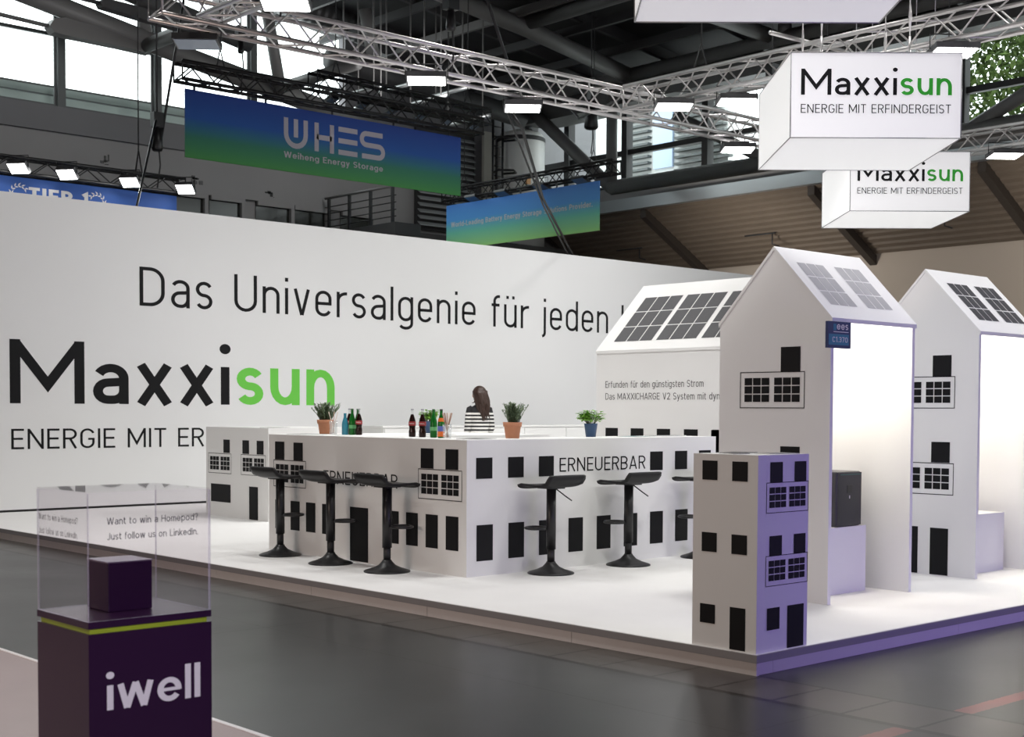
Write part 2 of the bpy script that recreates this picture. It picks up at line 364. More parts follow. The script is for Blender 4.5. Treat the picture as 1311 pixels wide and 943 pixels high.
    if ch == 'e':
        w = .47 if k < 1.2 else .54 if k < 1.65 else .62; r = (w-t)/2; q = ry(w, xh); m = xh*.5
        if k > 1.65: return (w, [('bar', [(h, m), (w-h*.5, m)], t*.62), arc(w/2, X-q, r, q, -8, 180, 14)+arc(w/2, B+q, r, q, 180, 325, 12)])
        return (w, [[(h, m), (w-h, m)]+arc(w/2, X-q, r, q, 0, 180)+arc(w/2, B+q, r, q, 180, 335)])
    if ch == 'f': w = .3; q = .15; return (w, [[(w, T), (w*.36+q, T)]+arc(w*.36+q, T-q, q, q, 90, 180)+[(w*.36, 0)], L((0, X), (w*.95, X))])
    if ch == 'h': w = .46; r = (w-t)/2; q = ry(w, xh); return (w, [L((h, 0), (h, 1)), arc(w/2, X-q, r, q, 180, 0)+[(w-h, 0)]])
    if ch in 'ij':
        d = t*.62 if k > 1.2 else h
        dot = ('dot', h, 1-d*.4, d*1.05) if k > 1.2 else L((h, 1-t*1.1), (h, 1.01))
        if ch == 'i': return (t, [L((h, 0), (h, xh)), dot])
        return (t, [[(h, xh), (h, -.1)]+arc(h-.12, -.1, .12, .12, 0, -80), dot])
    if ch == 'k': w = .46; return (w, [L((h, 0), (h, 1)), L((h, xh*.36), (w-h*.6, xh)), L((w*.42, xh*.58), (w-h*.6, 0))])
    if ch == 'm':
        w = .72; v = (w+t)/2; r = (v-t)/2; q = ry(v, xh)
        return (w, [L((h, 0), (h, xh)), arc(v/2, X-q, r, q, 180, 0)+[(v-h, 0)], arc(w-v/2, X-q, r, q, 180, 0)+[(w-h, 0)]])
    if ch == 'n': w = .46 if k < 1.2 else .5; r = (w-t)/2; q = ry(w, xh); return (w, [L((h, 0), (h, xh)), arc(w/2, X-q, r, q, 180, 0)+[(w-h, 0)]])
    if ch == 'r': w = .3; return (w, [L((h, 0), (h, xh)), arc(w*.95, X-.2, w*.95-h, .2, 180, 85)])
    if ch == 't': w = .31; q = .12; return (w, [[(w*.34, .93), (w*.34, B+q)]+arc(w*.34+q, B+q, q, q, 180, 270)+[(w, B)], L((0, X), (w*.95, X))])
    if ch in 'uü':
        w = .46 if k < 1.2 else .5; r = (w-t)/2; q = ry(w, xh); out = [[(h, xh)]+arc(w/2, B+q, r, q, 180, 360), L((w-h, xh), (w-h, 0))]
        if ch == 'ü': out += [L((w*.27, 1-t*1.1), (w*.27, 1)), L((w*.73, 1-t*1.1), (w*.73, 1))]
        return (w, out)
    raise ValueError(ch)
def stroke(pts, t):
    """2-D faces of a mitred stroke of width t along a polyline"""
    pts = [p for i, p in enumerate(pts) if i == 0 or math.dist(p, pts[i-1]) > 1e-5]
    h = t/2; n = len(pts); lo = []; hi = []
    closed = n > 3 and math.dist(pts[0], pts[-1]) < 1e-4
    if closed: pts = pts[:-1]; n -= 1
    for i in range(n):
        a = pts[i-1] if (i or closed) else None; b = pts[(i+1) % n] if (i < n-1 or closed) else None; p = pts[i]
        ds = []
        if a: d = math.dist(a, p); ds.append(((p[0]-a[0])/d, (p[1]-a[1])/d))
        if b: d = math.dist(b, p); ds.append(((b[0]-p[0])/d, (b[1]-p[1])/d))
        nx = sum(-d[1] for d in ds)/len(ds); ny = sum(d[0] for d in ds)/len(ds)
        l2 = max(nx*nx+ny*ny, .09); nx /= l2; ny /= l2
        lo.append((p[0]+nx*h, p[1]+ny*h)); hi.append((p[0]-nx*h, p[1]-ny*h))
    q = []
    for i in range(n if closed else n-1):
        j = (i+1) % n; q.append([hi[i], hi[j], lo[j], lo[i]])
    return q
def text_polys(s, t=.1, xh=.73, k=1.0, gap=.13, tight=()):
    """list of (character index, 2-D polygon) and the total width, cap height 1"""
    x = 0; out = []
    for i, ch in enumerate(s):
        w, st = glyph(ch, t, xh, k)
        for q, p in enumerate(st):
            if p[0] == 'dot':
                out.append((i, q, [(x+p[1]+p[3]*math.cos(a*math.pi/8), p[2]+p[3]*math.sin(a*math.pi/8)) for a in range(16)]))
            elif p[0] == 'bar':
                for f in stroke(p[1], p[2]): out.append((i, q, [(x+u, v) for u, v in f]))
            else:
                for f in stroke(p, t): out.append((i, q, [(x+u, v) for u, v in f]))
        x += w+gap
    return out, x-gap
FZ = -.118      # hall floor; the stand deck is at z = 0
# ================================================================ the hall
mb = MB(); mb.box((-14, -14, FZ-.2), (31, 30.4, FZ)); structure(mb.build('floor', floor_mat()))
def roof_z(x): return 11.13+.12*(21.25-x)
mb = MB(); mb.prism([(-14, -14, roof_z(-14)), (28.3, -14, roof_z(28.3)), (28.3, -14, roof_z(28.3)+.3), (-14, -14, roof_z(-14)+.3)], (0, 44.4, 0))
ceil = structure(mb.build('ceiling', ROOFM))
for i in range(9):
    y = 28.6-i*2.6; mb = MB(); mb.prism([(-13, y, roof_z(-13)-.28), (27.6, y, roof_z(27.6)-.28), (27.6, y, roof_z(27.6)-.01), (-13, y, roof_z(-13)-.01)], (0, .12, 0)); mb.build('roof_rib', DSTEEL, ceil)
for i in range(9):
    x = 26.6-i*1.55; mb = MB(); mb.box((x, -13, roof_z(x)-.5), (x+.1, 29.9, roof_z(x)-.3)); mb.build('purlin', STEEL if i % 3 == 0 else DSTEEL, ceil)
# left hall wall (far, parallel to the stand wall)
mb = MB(); mb.box((-14, 30, FZ), (30.75, 30.3, 5.5)); mb.box((-14, 30.12, 5.5), (30.75, 30.3, 6.55)); mb.box((-14, 30, 6.55), (30.75, 30.3, 7.5)); mb.box((-14, 29.95, 7.53), (21.3, 30.3, 8.1), 1); mb.box((-14, 30.03, 7.5), (21.3, 30.3, 7.53), 1); mb.box((21.3, 30, 7.5), (30.75, 30.3, 10.2), 1)
mb.prism([(21.3, 30, 10.2), (28.3, 30, 10.2), (28.3, 30, roof_z(28.3)), (21.3, 30, roof_z(21.3))], (0, .3, 0), 1)
wl = structure(mb.build('wall_left', [WALLG2, WALLG]))
for cx, cz in ((14.6, 7.05), (16.9, 6.9), (19.0, 6.75)):
    mb = MB()
    for q in range(5):
        mb.box((cx+random.uniform(-.18, .18), 29.985, cz+random.uniform(-.15, .15)), (cx+random.uniform(-.1, .1), 29.999, cz+random.uniform(-.1, .1)))
    mb.build('wall_anchor_marks', BLK, wl)
xs = [-13.9, -11.0, -8.55, -6.1, -3.65, -1.2, 1.25, 3.75, 6.2, 8.65, 11.1, 13.57, 15.95, 18.57, 21.2]
wn = 0
def hall_window(x0, x1, y=30.1):
    global wn; wn += 1
    w = struct_root('window_%d' % wn, (x0, y, 8.1)); zt = lambda x: roof_z(x)-.02
    mb = MB(); mb.box((x0-.14, y-.12, 8.1), (x0+.04, y+.1, zt(x0))); mb.box((x0-.2, y-.05, 8.1), (x0-.15, y, zt(x0))); mb.build('mullion', FRAMEW, w)
    mb = MB(); mb.box((x0, y-.04, 8.1), (x1, y+.06, 8.16)); mb.build('window_sill', FRAMEW, w)
    mb = MB(); mb.box((x0, y-.03, 8.53), (x1, y, 8.57)); mb.build('guard_rail', FRAMEW, w)
    mb = MB(); mb.box((x0, y-.03, 9.68), (x1, y+.05, 9.76)); mb.build('transom', FRAMEW, w)
    mb = MB(); mb.prism([(x0, y+.02, 8.12), (x1, y+.02, 8.12), (x1, y+.02, zt(x1)), (x0, y+.02, zt(x0))], (0, .012, 0)); mb.build('window_pane', PANE, w)
for a, b in zip(xs[6:-1], xs[7:]): hall_window(a, b)
mb = MB(); mb.box((-14, 30, 8.1), (1.1, 30.3, 15.4)); structure(mb.build('wall_left_solid_bay', WALLG))
for a, b in ((15.2, 15.95), (16.25, 17.12), (17.3, 18.15), (18.62, 19.6), (19.72, 20.7), (21.2, 22.2)):
    wn += 1; w = struct_root('window_%d' % wn, (a, 30, 5.5)); mb = MB(); mb.box((a, 30.08, 5.5), (b, 30.1, 6.55)); mb.build('window_pane', DARKGL, w)
    mb = MB(); mb.box((b, 29.97, 5.5), (b+.1, 30.1, 6.55)); mb.box((a, 29.97, 6.44), (b, 30.05, 6.55)); mb.build('window_frame', WALLG2, w)
for a, b in ((-14, 15.2), (15.95, 16.25), (22.3, 30.7)):
    structure(MB().box((a, 30.01, 5.5), (b, 30.11, 6.55)).build('trim_window_pier', WALLG2))
parap = MB().box((-10, 30.9, 7.4), (21.5, 31.1, 8.74)).box((-10, 30.85, 8.52), (21.5, 30.899, 8.55), 1).build('roof_parapet', [mat('pale_green_parapet', (.42, .47, .45), .7), FRAMEW]); structure(parap)
# right hall wall with its glazing
mb = MB(); mb.box((27.95, -14, 7.15), (28.25, 30, 7.5)); structure(mb.build('wall_right', WALLG2))
mb = MB(); mb.box((27.8, -14, 6.83), (28.2, 30, 7.15)); structure(mb.build('trim_eaves_flashing', mat('pale_metal_flashing', (.42, .45, .47), .3, metal=.5)))
mb = MB(); mb.box((27.9, -14, 9.95), (28.3, 30, 10.6)); structure(mb.build('trim_right_head', DSTEEL))
ys = [-13.9, -8.9, -3.9, 1.1, 6.1, 11.0, 16.0, 18.6, 20.9, 23.28, 26.14, 28.4, 29.95]
for a, b in zip(ys[:-1], ys[1:]):
    wn += 1; w = struct_root('window_%d' % wn, (28, a, 7.5))
    mb = MB(); mb.box((27.9, b-.1, 7.5), (28.15, b+.1, 10.0)); mb.box((27.84, b-.15, 7.5), (27.9, b-.11, 10.0)); mb.build('mullion', DSTEEL, w)
    mb = MB(); mb.box((27.95, a, 8.36), (28.1, b, 8.5)); mb.build('transom', DSTEEL, w)
    mb = MB(); mb.box((27.95, a, 7.5), (28.1, b, 7.58)); mb.build('window_sill', DSTEEL, w)
    mb = MB(); mb.box((28.03, a, 7.52), (28.045, b, 9.98)); mb.build('window_pane', PANE, w)
# sloping corrugated soffit and beige wall beyond
mb = MB(); n = 13
for j in range(n):
    f0, f1 = j/n, (j+1)/n; x0, z0 = 28+2.75*f0, 6.83-1.5*f0; x1, z1 = 28+2.75*f1, 6.83-1.5*f1
    xm, zm = x0+(x1-x0)*.55, z0+(z1-z0)*.55
    mb.prism([(x0, -14, z0), (x0, -14, z0+.2), (xm, -14, zm+.2), (xm, -14, zm)], (0, 44, 0)); mb.prism([(xm, -14, zm+.09), (xm, -14, zm+.2), (x1, -14, z1+.2), (x1, -14, z1+.09)], (0, 44, 0))
sf = structure(mb.build('ceiling_soffit', SOFFIT))
for y in (29.6, 25.5, 20.0, 15.5, 10.8, 6.0):
    mb = MB(); mb.prism([(28.0, y-.1, 6.6), (28.0, y-.1, 6.84), (30.75, y-.1, 5.34), (30.75, y-.1, 5.1)], (0, .2, 0)); mb.build('girder', mat('brown_girder', (.06, .048, .04), .6), sf)
for y in (27.3, 22.6, 17.6, 13.2):
    mb = MB(); mb.tube([(29.4, y-.5, 6.0), (29.4, y+.5, 6.0)], .02); mb.tube([(29.4, y-.4, 6.0), (29.4, y-.4, 5.72), (29.5, y-.55, 5.66)], .02); mb.build('sprinkler_pipe', DSTEEL, sf)
mb = MB(); mb.box((30.75, -14, FZ), (31, 30.3, 5.5)); structure(mb.build('wall_right_lower', BEIGE))
mb = MB(); mb.box((-14.3, -14, FZ), (-14, 30, 15.4)); structure(mb.build('wall_behind_left', WALLG2))
mb = MB(); mb.prism([(-14, -14, FZ), (28.3, -14, FZ), (28.3, -14, 10.3), (-14, -14, 15.4)], (0, -.3, 0)); structure(mb.build('wall_behind_right', WALLG2))
# ---------------------------------------------------------------- steelwork under the roof
def bar(name, pts, r, m, label, cat='beam', group=None, n=12):
    mb = MB(); mb.tube(pts, r, n); return tag(mb.build(name, m, loc=pts[0]), label, cat, group)
bar('roof_chord', [(26, 29.9, 9.87), (26, -12, 9.98)], .17, STEEL, 'long grey round steel chord running level under the roof above the glazing', group=None)
bar('bottom_chord', [(26, 24.79, 7.1), (26, -12, 7.06)], .19, STEEL, 'thick grey round chord along the sill of the right windows')
bar('lattice_post', [(26, 24.79, 7.1), (26, 24.79, 9.87)], .15, STEEL, 'upright grey round post in front of the right window, above the small blue banner')
bar('lattice_diagonal', [(26, 27.9, 9.6), (26, 24.79, 7.1)], .17, STEEL, 'grey round diagonal leaning down to the foot of the upright post')
bar('lattice_diagonal', [(26, 22.6, 8.6), (26, 19.7, 7.12)], .14, STEEL, 'grey round diagonal behind the silver truss left of the large hanging sign')
bar('lattice_diagonal', [(26, 14.7, 7.13), (26, 12.0, 8.3)], .14, STEEL, 'grey round diagonal in front of the trees at the right edge')
mb = MB(); mb.box((26.3, -13, 9.3), (27.3, 28.5, 9.8)); mb.box((26.25, -13, 9.28), (26.32, 28.5, 9.34)); tag(mb.build('eaves_beam', mat('eaves_beam_paint', (.085, .084, .083), .5), loc=(26.3, 0, 9.3)), 'deep dark grey eaves beam above the right windows', 'beam')
bar('sloping_chord', [(26, 24.21, 9.87), (22.4, 24.21, 10.40), (12, 24.21, 11.55)], .2, STEEL, 'thick grey sloping roof chord at top centre running down to the level chord')
bar('sloping_chord', [(26, 19.7, 9.98), (22, 19.7, 10.1), (12, 19.7, 11.4)], .17, STEEL, 'grey sloping roof chord above the large hanging sign')
bar('cross_tube', [(22.4, 24.21, 10.5), (22.4, 2, 10.55)], .17, STEEL, 'grey cross tube branching right from the thick sloping chord at top centre')
bar('cross_tube', [(26, 19.35, 9.98), (26, 19.35, 10.2)], .16, STEEL, 'short upright grey stub at the node above the large hanging sign')
bar('cross_tube', [(22.5, 24.21, 10.5), (22.4, 24.21, 10.7)], .16, STEEL, 'short upright grey stub on the thick sloping chord at top centre')
bar('window_girder', [(8.0, 28, 10.54), (15.66, 28, 9.2), (20.6, 28, 8.4)], .22, STEEL, 'grey sloping girder crossing the left window from top left')
bar('window_girder', [(19.4, 28, 9.87), (25.8, 28, 9.35)], .27, DSTEEL, 'dark thick girder behind the silver truss above the big blue banner')
bar('window_girder', [(8.0, 22, 8.95), (10.25, 22, 8.6), (13.5, 22, 8.0)], .17, STEEL, 'grey sloping girder in the top left corner nearer than the other')
mb = MB(); mb.prism([(12.31, 27.85, 9.27), (12.41, 27.85, 9.15), (12.73, 27.85, 9.13), (13.88, 27.85, 9.12), (14.61, 27.85, 9.1), (14.61, 27.85, 9.41), (12.99, 27.85, 9.47), (12.65, 27.85, 9.5), (12.41, 27.85, 9.43)], (0, .3, 0))
tag(mb.build('tie_plate', STEEL, loc=(14, 28, 9.2)), 'paddle shaped grey tie plate in front of the left window', 'beam')
mb = MB(); mb.prism([(10.56, 21.9, 8.13), (10.6, 21.9, 8.06), (11.34, 21.9, 8.0), (12.3, 21.9, 7.95), (12.3, 21.9, 8.16), (10.65, 21.9, 8.22)], (0, .2, 0))
tag(mb.build('tie_plate', STEEL, loc=(11.5, 22, 8.1)), 'paddle shaped grey tie plate at the top edge of the picture', 'beam')
bar('tie_rod', [(4, 28, 9.62), (12.4, 28, 9.29)], .045, STEEL, 'thin grey tie rod running left from the paddle plate', 'rod')
bar('tie_rod', [(5, 22, 8.3), (10.6, 22, 8.14)], .035, STEEL, 'thin grey tie rod at the top edge left of the upper plate', 'rod')
bar('roof_strut', [(14.61, 28, 9.3), (14.15, 28, 11.5)], .14, STEEL, 'leaning grey strut standing on the left girder')
bar('roof_strut', [(18.0, 28, 8.95), (17.55, 28, 11.1)], .14, STEEL, 'leaning grey strut behind the silver truss corner')
bar('roof_strut', [(20.0, 27.0, 9.8), (19.75, 27.0, 10.9)], .16, STEEL, 'upright grey strut beside the ventilation duct')
bar('lit_cross_tube', [(14.5, 28, 9.25), (14.5, 22.3, 9.25)], .15, STEEL, 'grey tube running forward from the left girder towards the silver truss')
bar('lit_cross_tube', [(17.8, 28, 8.83), (17.8, 24.6, 8.84)], .13, STEEL, 'grey tube running forward behind the black truss')
# ribbed duct
mb = MB(); p = [Vector((15.5, 28.9, 11.75)), Vector((25, 28.9, 10.6))]; N_ = 90; pts = []; rr = []
for i in range(N_*2):
    q = p[0].lerp(p[1], i/(N_*2-1)); pts.append(q); rr.append(.42 if i % 4 < 2 else .40)
mb.tube(pts, rr, 20); tag(mb.build('ventilation_duct', mat('ribbed_duct_metal', (.055, .055, .057), .4, metal=.4), loc=tuple(p[0])), 'dark ribbed ventilation duct under the roof above the silver truss', 'duct')
for i, (x, z, L) in enumerate(((18.1, 8.35, 1.6), (18.4, 8.1, 1.2), (19.4, 8.7, 2.0), (20.0, 8.45, 1.6), (20.7, 8.75, 1.4), (21.2, 8.15, 1.8))):
    t = thing('pale_streak_tube', (x, 25, z), 'tube coloured pale as if skylit in the cluttered rig behind the big blue banner', 'light fitting', 'skylit-coloured tubes behind the big blue banner')
    MB().tube([(x, 25-L/2, z), (x, 25+L/2, z)], .05, 8).build('tube', mat('skylit_tube_metal', (.6, .62, .62), .3, metal=.6), t)  # pale metal colour stands in for skylight on the tubes
    for s in (-.35, .35): MB().tube([(x, 25+s*L, z+.05), (x, 25+s*L, roof_z(x)-.3)], .018, 6).build('drop_rod', STEEL, t)
# louvred panel, tank, ladder, gallery on the far corner
t = thing('wall_grille', (24.6, 29.9, 6.4), 'louvred grille on the far wall just right of the big blue banner', 'grille')
MB().box((23.6, 29.9, 6.3), (25.7, 29.99, 9.1)).build('backing', DSTEEL, t)
for i in range(15):
    z = 6.4+i*.175; MB().prism([(23.65, 29.78, z), (23.65, 29.9, z+.09), (23.65, 29.9, z+.12), (23.65, 29.78, z+.03)], (2.0, 0, 0)).build('louvre_blade', mat('pale_louvre', (.36, .38, .39), .5), t)
t = thing('storage_tank', (26.87, 29.2, 5.91), 'pale upright cylindrical tank beside the ladder in the far corner', 'tank')
MB().lathe([(0, 0), (.68, 0), (.68, 3.2), (.6, 3.3), (.3, 3.4), (0, 3.4)], (26.87, 29.2, 5.91), 28).build('shell', mat('pale_tank_steel', (.8, .8, .78), .5, noise=(2, .1)), t)
MB().lathe([(.685, 3.06), (.7, 3.08), (.7, 3.16), (.685, 3.18)], (26.87, 29.2, 5.91), 28).build('top_ring', DSTEEL, t)
for a in (-.12, .12): MB().tube([(26.87+a, 29.0, 9.2), (26.87+a, 29.0, 9.7), (26.8+a, 29.2, 9.9)], .06).build('vent_pipe', STEEL, t)
MB().box((26.5, 28.56, 7.7), (26.7, 28.60, 7.95)).build('warning_plate', mat('orange_plate', (.5, .22, .05), .5), t)
t = thing('service_ladder', (25.35, 28.7, 5.91), 'caged black service ladder left of the pale tank', 'ladder')
for a in (0, .36): MB().tube([(25.35+a, 28.7, 5.9), (25.35+a, 28.7, 9.5)], .035).build('ladder_rail', BLKT, t)
MB().box((25.72, 29.5, 5.95), (26.13, 29.6, 9.2)).build('service_panel', mat('cream_panel', (.5, .49, .44), .6), t)
for i in range(12): z = 6.2+i*.27; MB().tube([(25.35, 28.7, z), (25.71, 28.7, z)], .018).build('rung', BLKT, t)
for z in (7.0, 7.9, 8.8): MB().tube([(25.35, 28.7, z), (25.2, 28.3, z), (25.53, 28.05, z), (25.86, 28.3, z), (25.71, 28.7, z)], .03).build('cage_hoop', BLKT, t)
t = thing('gallery_walkway', (20.5, 27, 5.8), 'dark gallery walkway with railing under the big blue banner', 'walkway')
MB().box((20.5, 26.8, 5.6), (21.3, 29.9, 5.9)).box((21.3, 28.0, 5.65), (27.8, 29.95, 5.9)).build('deck', DSTEEL, t)
for i in range(4): y = 29.6-i*.9; MB().box((20.5, y, 5.9), (20.56, y+.07, 6.75)).build('post', BLKT, t)
for z, r in ((6.78, .035), (6.55, .014), (6.38, .014), (6.2, .014), (6.04, .014)): MB().tube([(20.53, 26.8, z), (20.53, 29.8, z)], r).build('rail', BLKT if r < .03 else STEEL, t)
# ---------------------------------------------------------------- outside: louvred building and trees
t = thing('louvred_building', (33, 31, FZ), 'pale building with horizontal louvres seen through the right windows', 'building')
MB().box((33, 26.6, FZ), (33.4, 44, 13)).build('wall', mat('pale_outside_wall', (.62, .64, .63), .7), t)
for i in range(18):
    z = 8.6+i*.2; MB().box((32.8, 26.3+i*.05, z), (32.99, 28.6, z+.07)).build('louvre', mat('dark_outside_louvre', (.06, .07, .07), .5), t)
for i in range(18):
    z = 8.6+i*.2; MB().box((32.8, 29.7, z), (32.99, 30.7, z+.07)).build('louvre', MATS['dark_outside_louvre'], t)
MB().box((32.9, 28.75, 9.0), (33.0, 29.55, 11.5)).build('window', mat('pale_blue_outside_glass', (.35, .45, .62), .2), t)
MB().prism([(31.5, 31, 7.6), (31.5, 40, 7.6), (31.5, 40, 10.4), (31.5, 33, 10.2)], (.4, 0, 0)).build('annex_gable', mat('grey_annex', (.22, .25, .24), .7), t)
def tree(name, base, h, crown, label, seed):
    rd = random.Random(seed); t = thing(name, base, label, 'tree', 'trees outside the right windows'); b = Vector(base)
    mb = MB(); top = b+Vector((.2, .1, h*.9)); mb.tube([b, b+Vector((.05, .1, h*.5)), top], [.3, .2, .07], 10); tips = []
    for i in range(11):
        z = h*(.45+.04*i); a = rd.uniform(0, 6.28); s0 = b+Vector((.08, .1, z)); e0 = s0+Vector((math.cos(a), math.sin(a), .5))*rd.uniform(1, 2); mb.tube([s0, s0.lerp(e0, .5)+Vector((0, 0, .15)), e0], [.08, .06, .03], 6); tips.append(e0)
    mb.build('trunk', mat('tree_bark', (.22, .20, .16), .9), t)
    lf = MB()
    for i in range(16000):
        c = b+Vector((0, 0, h*.75)); d = Vector((rd.gauss(0, 1), rd.gauss(0, 1), rd.gauss(0, 1))).normalized()*rd.random()**.4
        p = c+Vector((d.x*crown, d.y*crown, d.z*h*.36)); u = Vector((rd.gauss(0, 1), rd.gauss(0, 1), rd.gauss(0, 1))).normalized(); w = u.cross(Vector((rd.gauss(0, 1), rd.gauss(0, 1), 1))).normalized(); l = rd.uniform(.07, .14)
        lf.face([p-u*l, p+w*l*.55, p+u*l, p-w*l*.55], rd.randrange(2))
    o = lf.build('foliage', [mat('tree_leaf', (.04, .075, .014), .7, spec=.2), mat('tree_leaf_pale', (.075, .12, .028), .7, spec=.2)], t); o['kind'] = 'stuff'
tree('tree', (34.5, 17.2, FZ), 14, 3.2, 'leafy green tree outside the window at the right edge', 3)
tree('tree', (36.5, 13.0, FZ), 13, 3.4, 'leafy green tree behind the one beside the large hanging sign', 5)
# ================================================================ the stand
t = thing('stand_platform', (6.06, 4.65, FZ), 'low white platform of the stand with a grey edge on the dark floor', 'platform')
PX1, PY1 = 20.0, 17.45
MB().box((6.062, 4.652, -.02), (PX1, PY1, 0)).build('carpet', CARPET, t)
MB().box((6.05, 4.64, -.045), (PX1+.01, PY1, -.0205)).box((6.05, 4.64, -.0205), (6.061, PY1, -.002)).box((6.061, 4.64, -.0205), (PX1, 4.651, -.002)).build('edge_profile', EDGE, t)
for i in range(9):
    y0 = 4.65+i*1.45; MB().box((6.065, y0+.002, FZ), (6.09, min(y0+1.448, PY1), -.0455)).build('skirting_panel', SKIRT, t)
xx = [6.091, 6.225]+[6.225+2.0*i for i in range(1, 8)]
for a, b in zip(xx[:-1], xx[1:]): MB().box((a+.001, 4.66, FZ), (min(b, PX1)-.001, 4.685, -.0455)).build('skirting_panel', SKIRT, t)
# back wall
WY = 17.308
t = thing('stand_wall', (14, WY, 0), 'long white wall of the stand printed with black and green lettering', 'wall panel')
MB().box((2.0, WY, .03), (22.3, WY+.12, 4.075)).build('wall_panel', WALLW, t); WP = ORG[-1]
MB().box((2.0, WY+.02, 0), (22.3, WY+.1, .03)).build('base_strip', BLK, t)  # black recessed strip along the foot of the wall
F = facey(WY)
lettering(WP, F, 'Das Universalgenie für jeden H', 8.88, 18.83, 2.735, .53, BLACKV, t=.088, gap=.15)
lettering(WP, F, 'Maxxisun', 7.078, 12.09, 1.395, .82, BLACKV, t=.137, xh=.655, k=1.7, gap=.115, split=5, m2=GREENV, name='logo_lettering')
lettering(WP, F, 'ENERGIE MIT ERFINDERGEIST', 7.09, 12.1, .806, .262, BLACKV, t=.1, gap=.14)
# ---------------------------------------------------------------- the bar
BX, BY = 7.10, 8.339
t = thing('bar_counter', (BX, BY, 0), 'white bar counter printed with black windows, doors and lettering', 'counter')
LB = MB().box((BX, BY, 0), (BX+.6, 11.25, 1.085)).build('left_body', WHITE, t)
FB = MB().box((BX+.6, BY, 0), (10.206, BY+.6, 1.085)).build('front_body', WHITE, t)
MB().box((BX+.6, 9.88, 0), (9.5, 11.25, 1.085)).build('rear_body', WHITE, t)
MB().box((BX, BY, 1.085), (BX+.6, 11.25, 1.1)).box((BX+.6, BY, 1.085), (10.206, BY+.6, 1.1)).box((BX+.6, 9.88, 1.085), (9.5, 11.25, 1.1)).build('counter_top', WHITE, t)
MB().box((BX+.6, 9.86, .25), (9.46, 9.875, 1.03)).build('rear_front_panel', mat('grey_inner_panel', (.42, .42, .40), .6), t)
F = facex(BX); U = lambda y: -y
for y0, y1, z0, z1 in ((10.98, 11.14, .865, 1.034), (10.67, 10.825, .864, 1.03), (8.758, 8.926, .857, 1.023), (8.441, 8.604, .857, 1.023)): print_rect(LB, F, -y1, z0, -y0, z1)
for y in (11.138, 10.876, 10.619, 10.359): print_rect(LB, F, -y, .212, -y+.153, .484)
for y in (9.382, 9.122, 8.859, 8.598): print_rect(LB, F, -y, .204, -y+.16, .48)
print_rect(LB, F, -9.927, .006, -9.657, .482, name='printed_door')
print_balcony(LB, F, -11.166, .609, .545, .254); print_balcony(LB, F, -8.959, .604, .564, .25)
lettering(LB, F, 'ERNEUERBAR', -10.336, -9.241, .672, .118, BLACKV, t=.1, gap=.14)
F = facey(BY)
for i in range(3): print_rect(FB, F, 7.197+.3465*i, .787, 7.372+.3465*i, .957)
for i in range(3): print_rect(FB, F, 9.276+.341*i, .802, min(9.449+.341*i, 10.2), .972)
for i in range(8): print_rect(FB, F, 7.204+.3463*i, .122+.0022*i, 7.38+.3463*i, .414+.0022*i)
lettering(FB, F, 'ERNEUERBAR', 8.133, 9.212, .820, .118, BLACKV, t=.1, gap=.14)
# second counter house behind the bar
t = thing('reception_counter', (8.81, 13.97, 0), 'small white house counter behind the left end of the bar', 'counter')
MB().box((8.81, 13.97, 0), (10.1, 15.42, 1.1)).build('body', WHITE, t); KB = ORG[-1]; MB().box((8.81, 13.97, 1.1), (10.1, 15.42, 1.112)).build('counter_top', WHITE, t)
F = facex(8.81)
for y in (14.996, 14.55, 14.226): print_rect(KB, F, -y, .794, -y+.153, .958)
print_balcony(KB, F, -15.36, .536, .55, .25); print_balcony(KB, F, -14.584, .537, .556, .25)
print_rect(KB, F, -15.301, .18, -14.828, .403); print_rect(KB, F, -14.399, .004, -14.2, .402, name='printed_door')
t = thing('low_sideboard', (12, 15.9, 0), 'long low white sideboard in front of the stand wall behind the bar', 'sideboard')
MB().box((11.95, 15.9, 0), (16.6, 16.4, 1.07)).build('carcass', WHITE, t); MB().box((11.93, 15.88, 1.072), (16.62, 16.42, 1.1)).build('top', WHITE, t)
for i in range(5): MB().box((11.97+.92*i, 15.885, .05), (12.87+.92*i, 15.899, 1.06)).build('door', WHITE, t)
# corner kiosk
t = thing('corner_kiosk', (6.08, 4.665, 0), 'small white tower kiosk with black windows at the front corner of the platform', 'kiosk')
MB().box((6.075, 4.664, 0), (6.545, 5.125, 1.09)).build('body', WHITE, t); KB = ORG[-1]; MB().box((6.075, 4.664, 1.09), (6.545, 5.125, 1.101)).build('counter_top', WHITE, t)
F = facex(6.075)
for z in (.953, .544): print_rect(KB, F, -5.058, z, -4.948, z+.11); print_rect(KB, F, -4.843, z, -4.734, z+.11)
print_rect(KB, F, -5.066, .135, -4.956, .244); print_rect(KB, F, -4.85, .006, -4.74, .245, name='printed_door')
F = facey(4.664)
for z, zb in ((.947, .776), (.535, .367)):
    print_rect(KB, F, 6.183, z, 6.297, z+.114); print_rect(KB, F, 6.408, z, 6.519, z+.114); print_balcony(KB, F, 6.15, zb, .392, .172, line=.004)
print_rect(KB, F, 6.167, .122, 6.283, .246); print_rect(KB, F, 6.355, .004, 6.51, .246, name='printed_door')
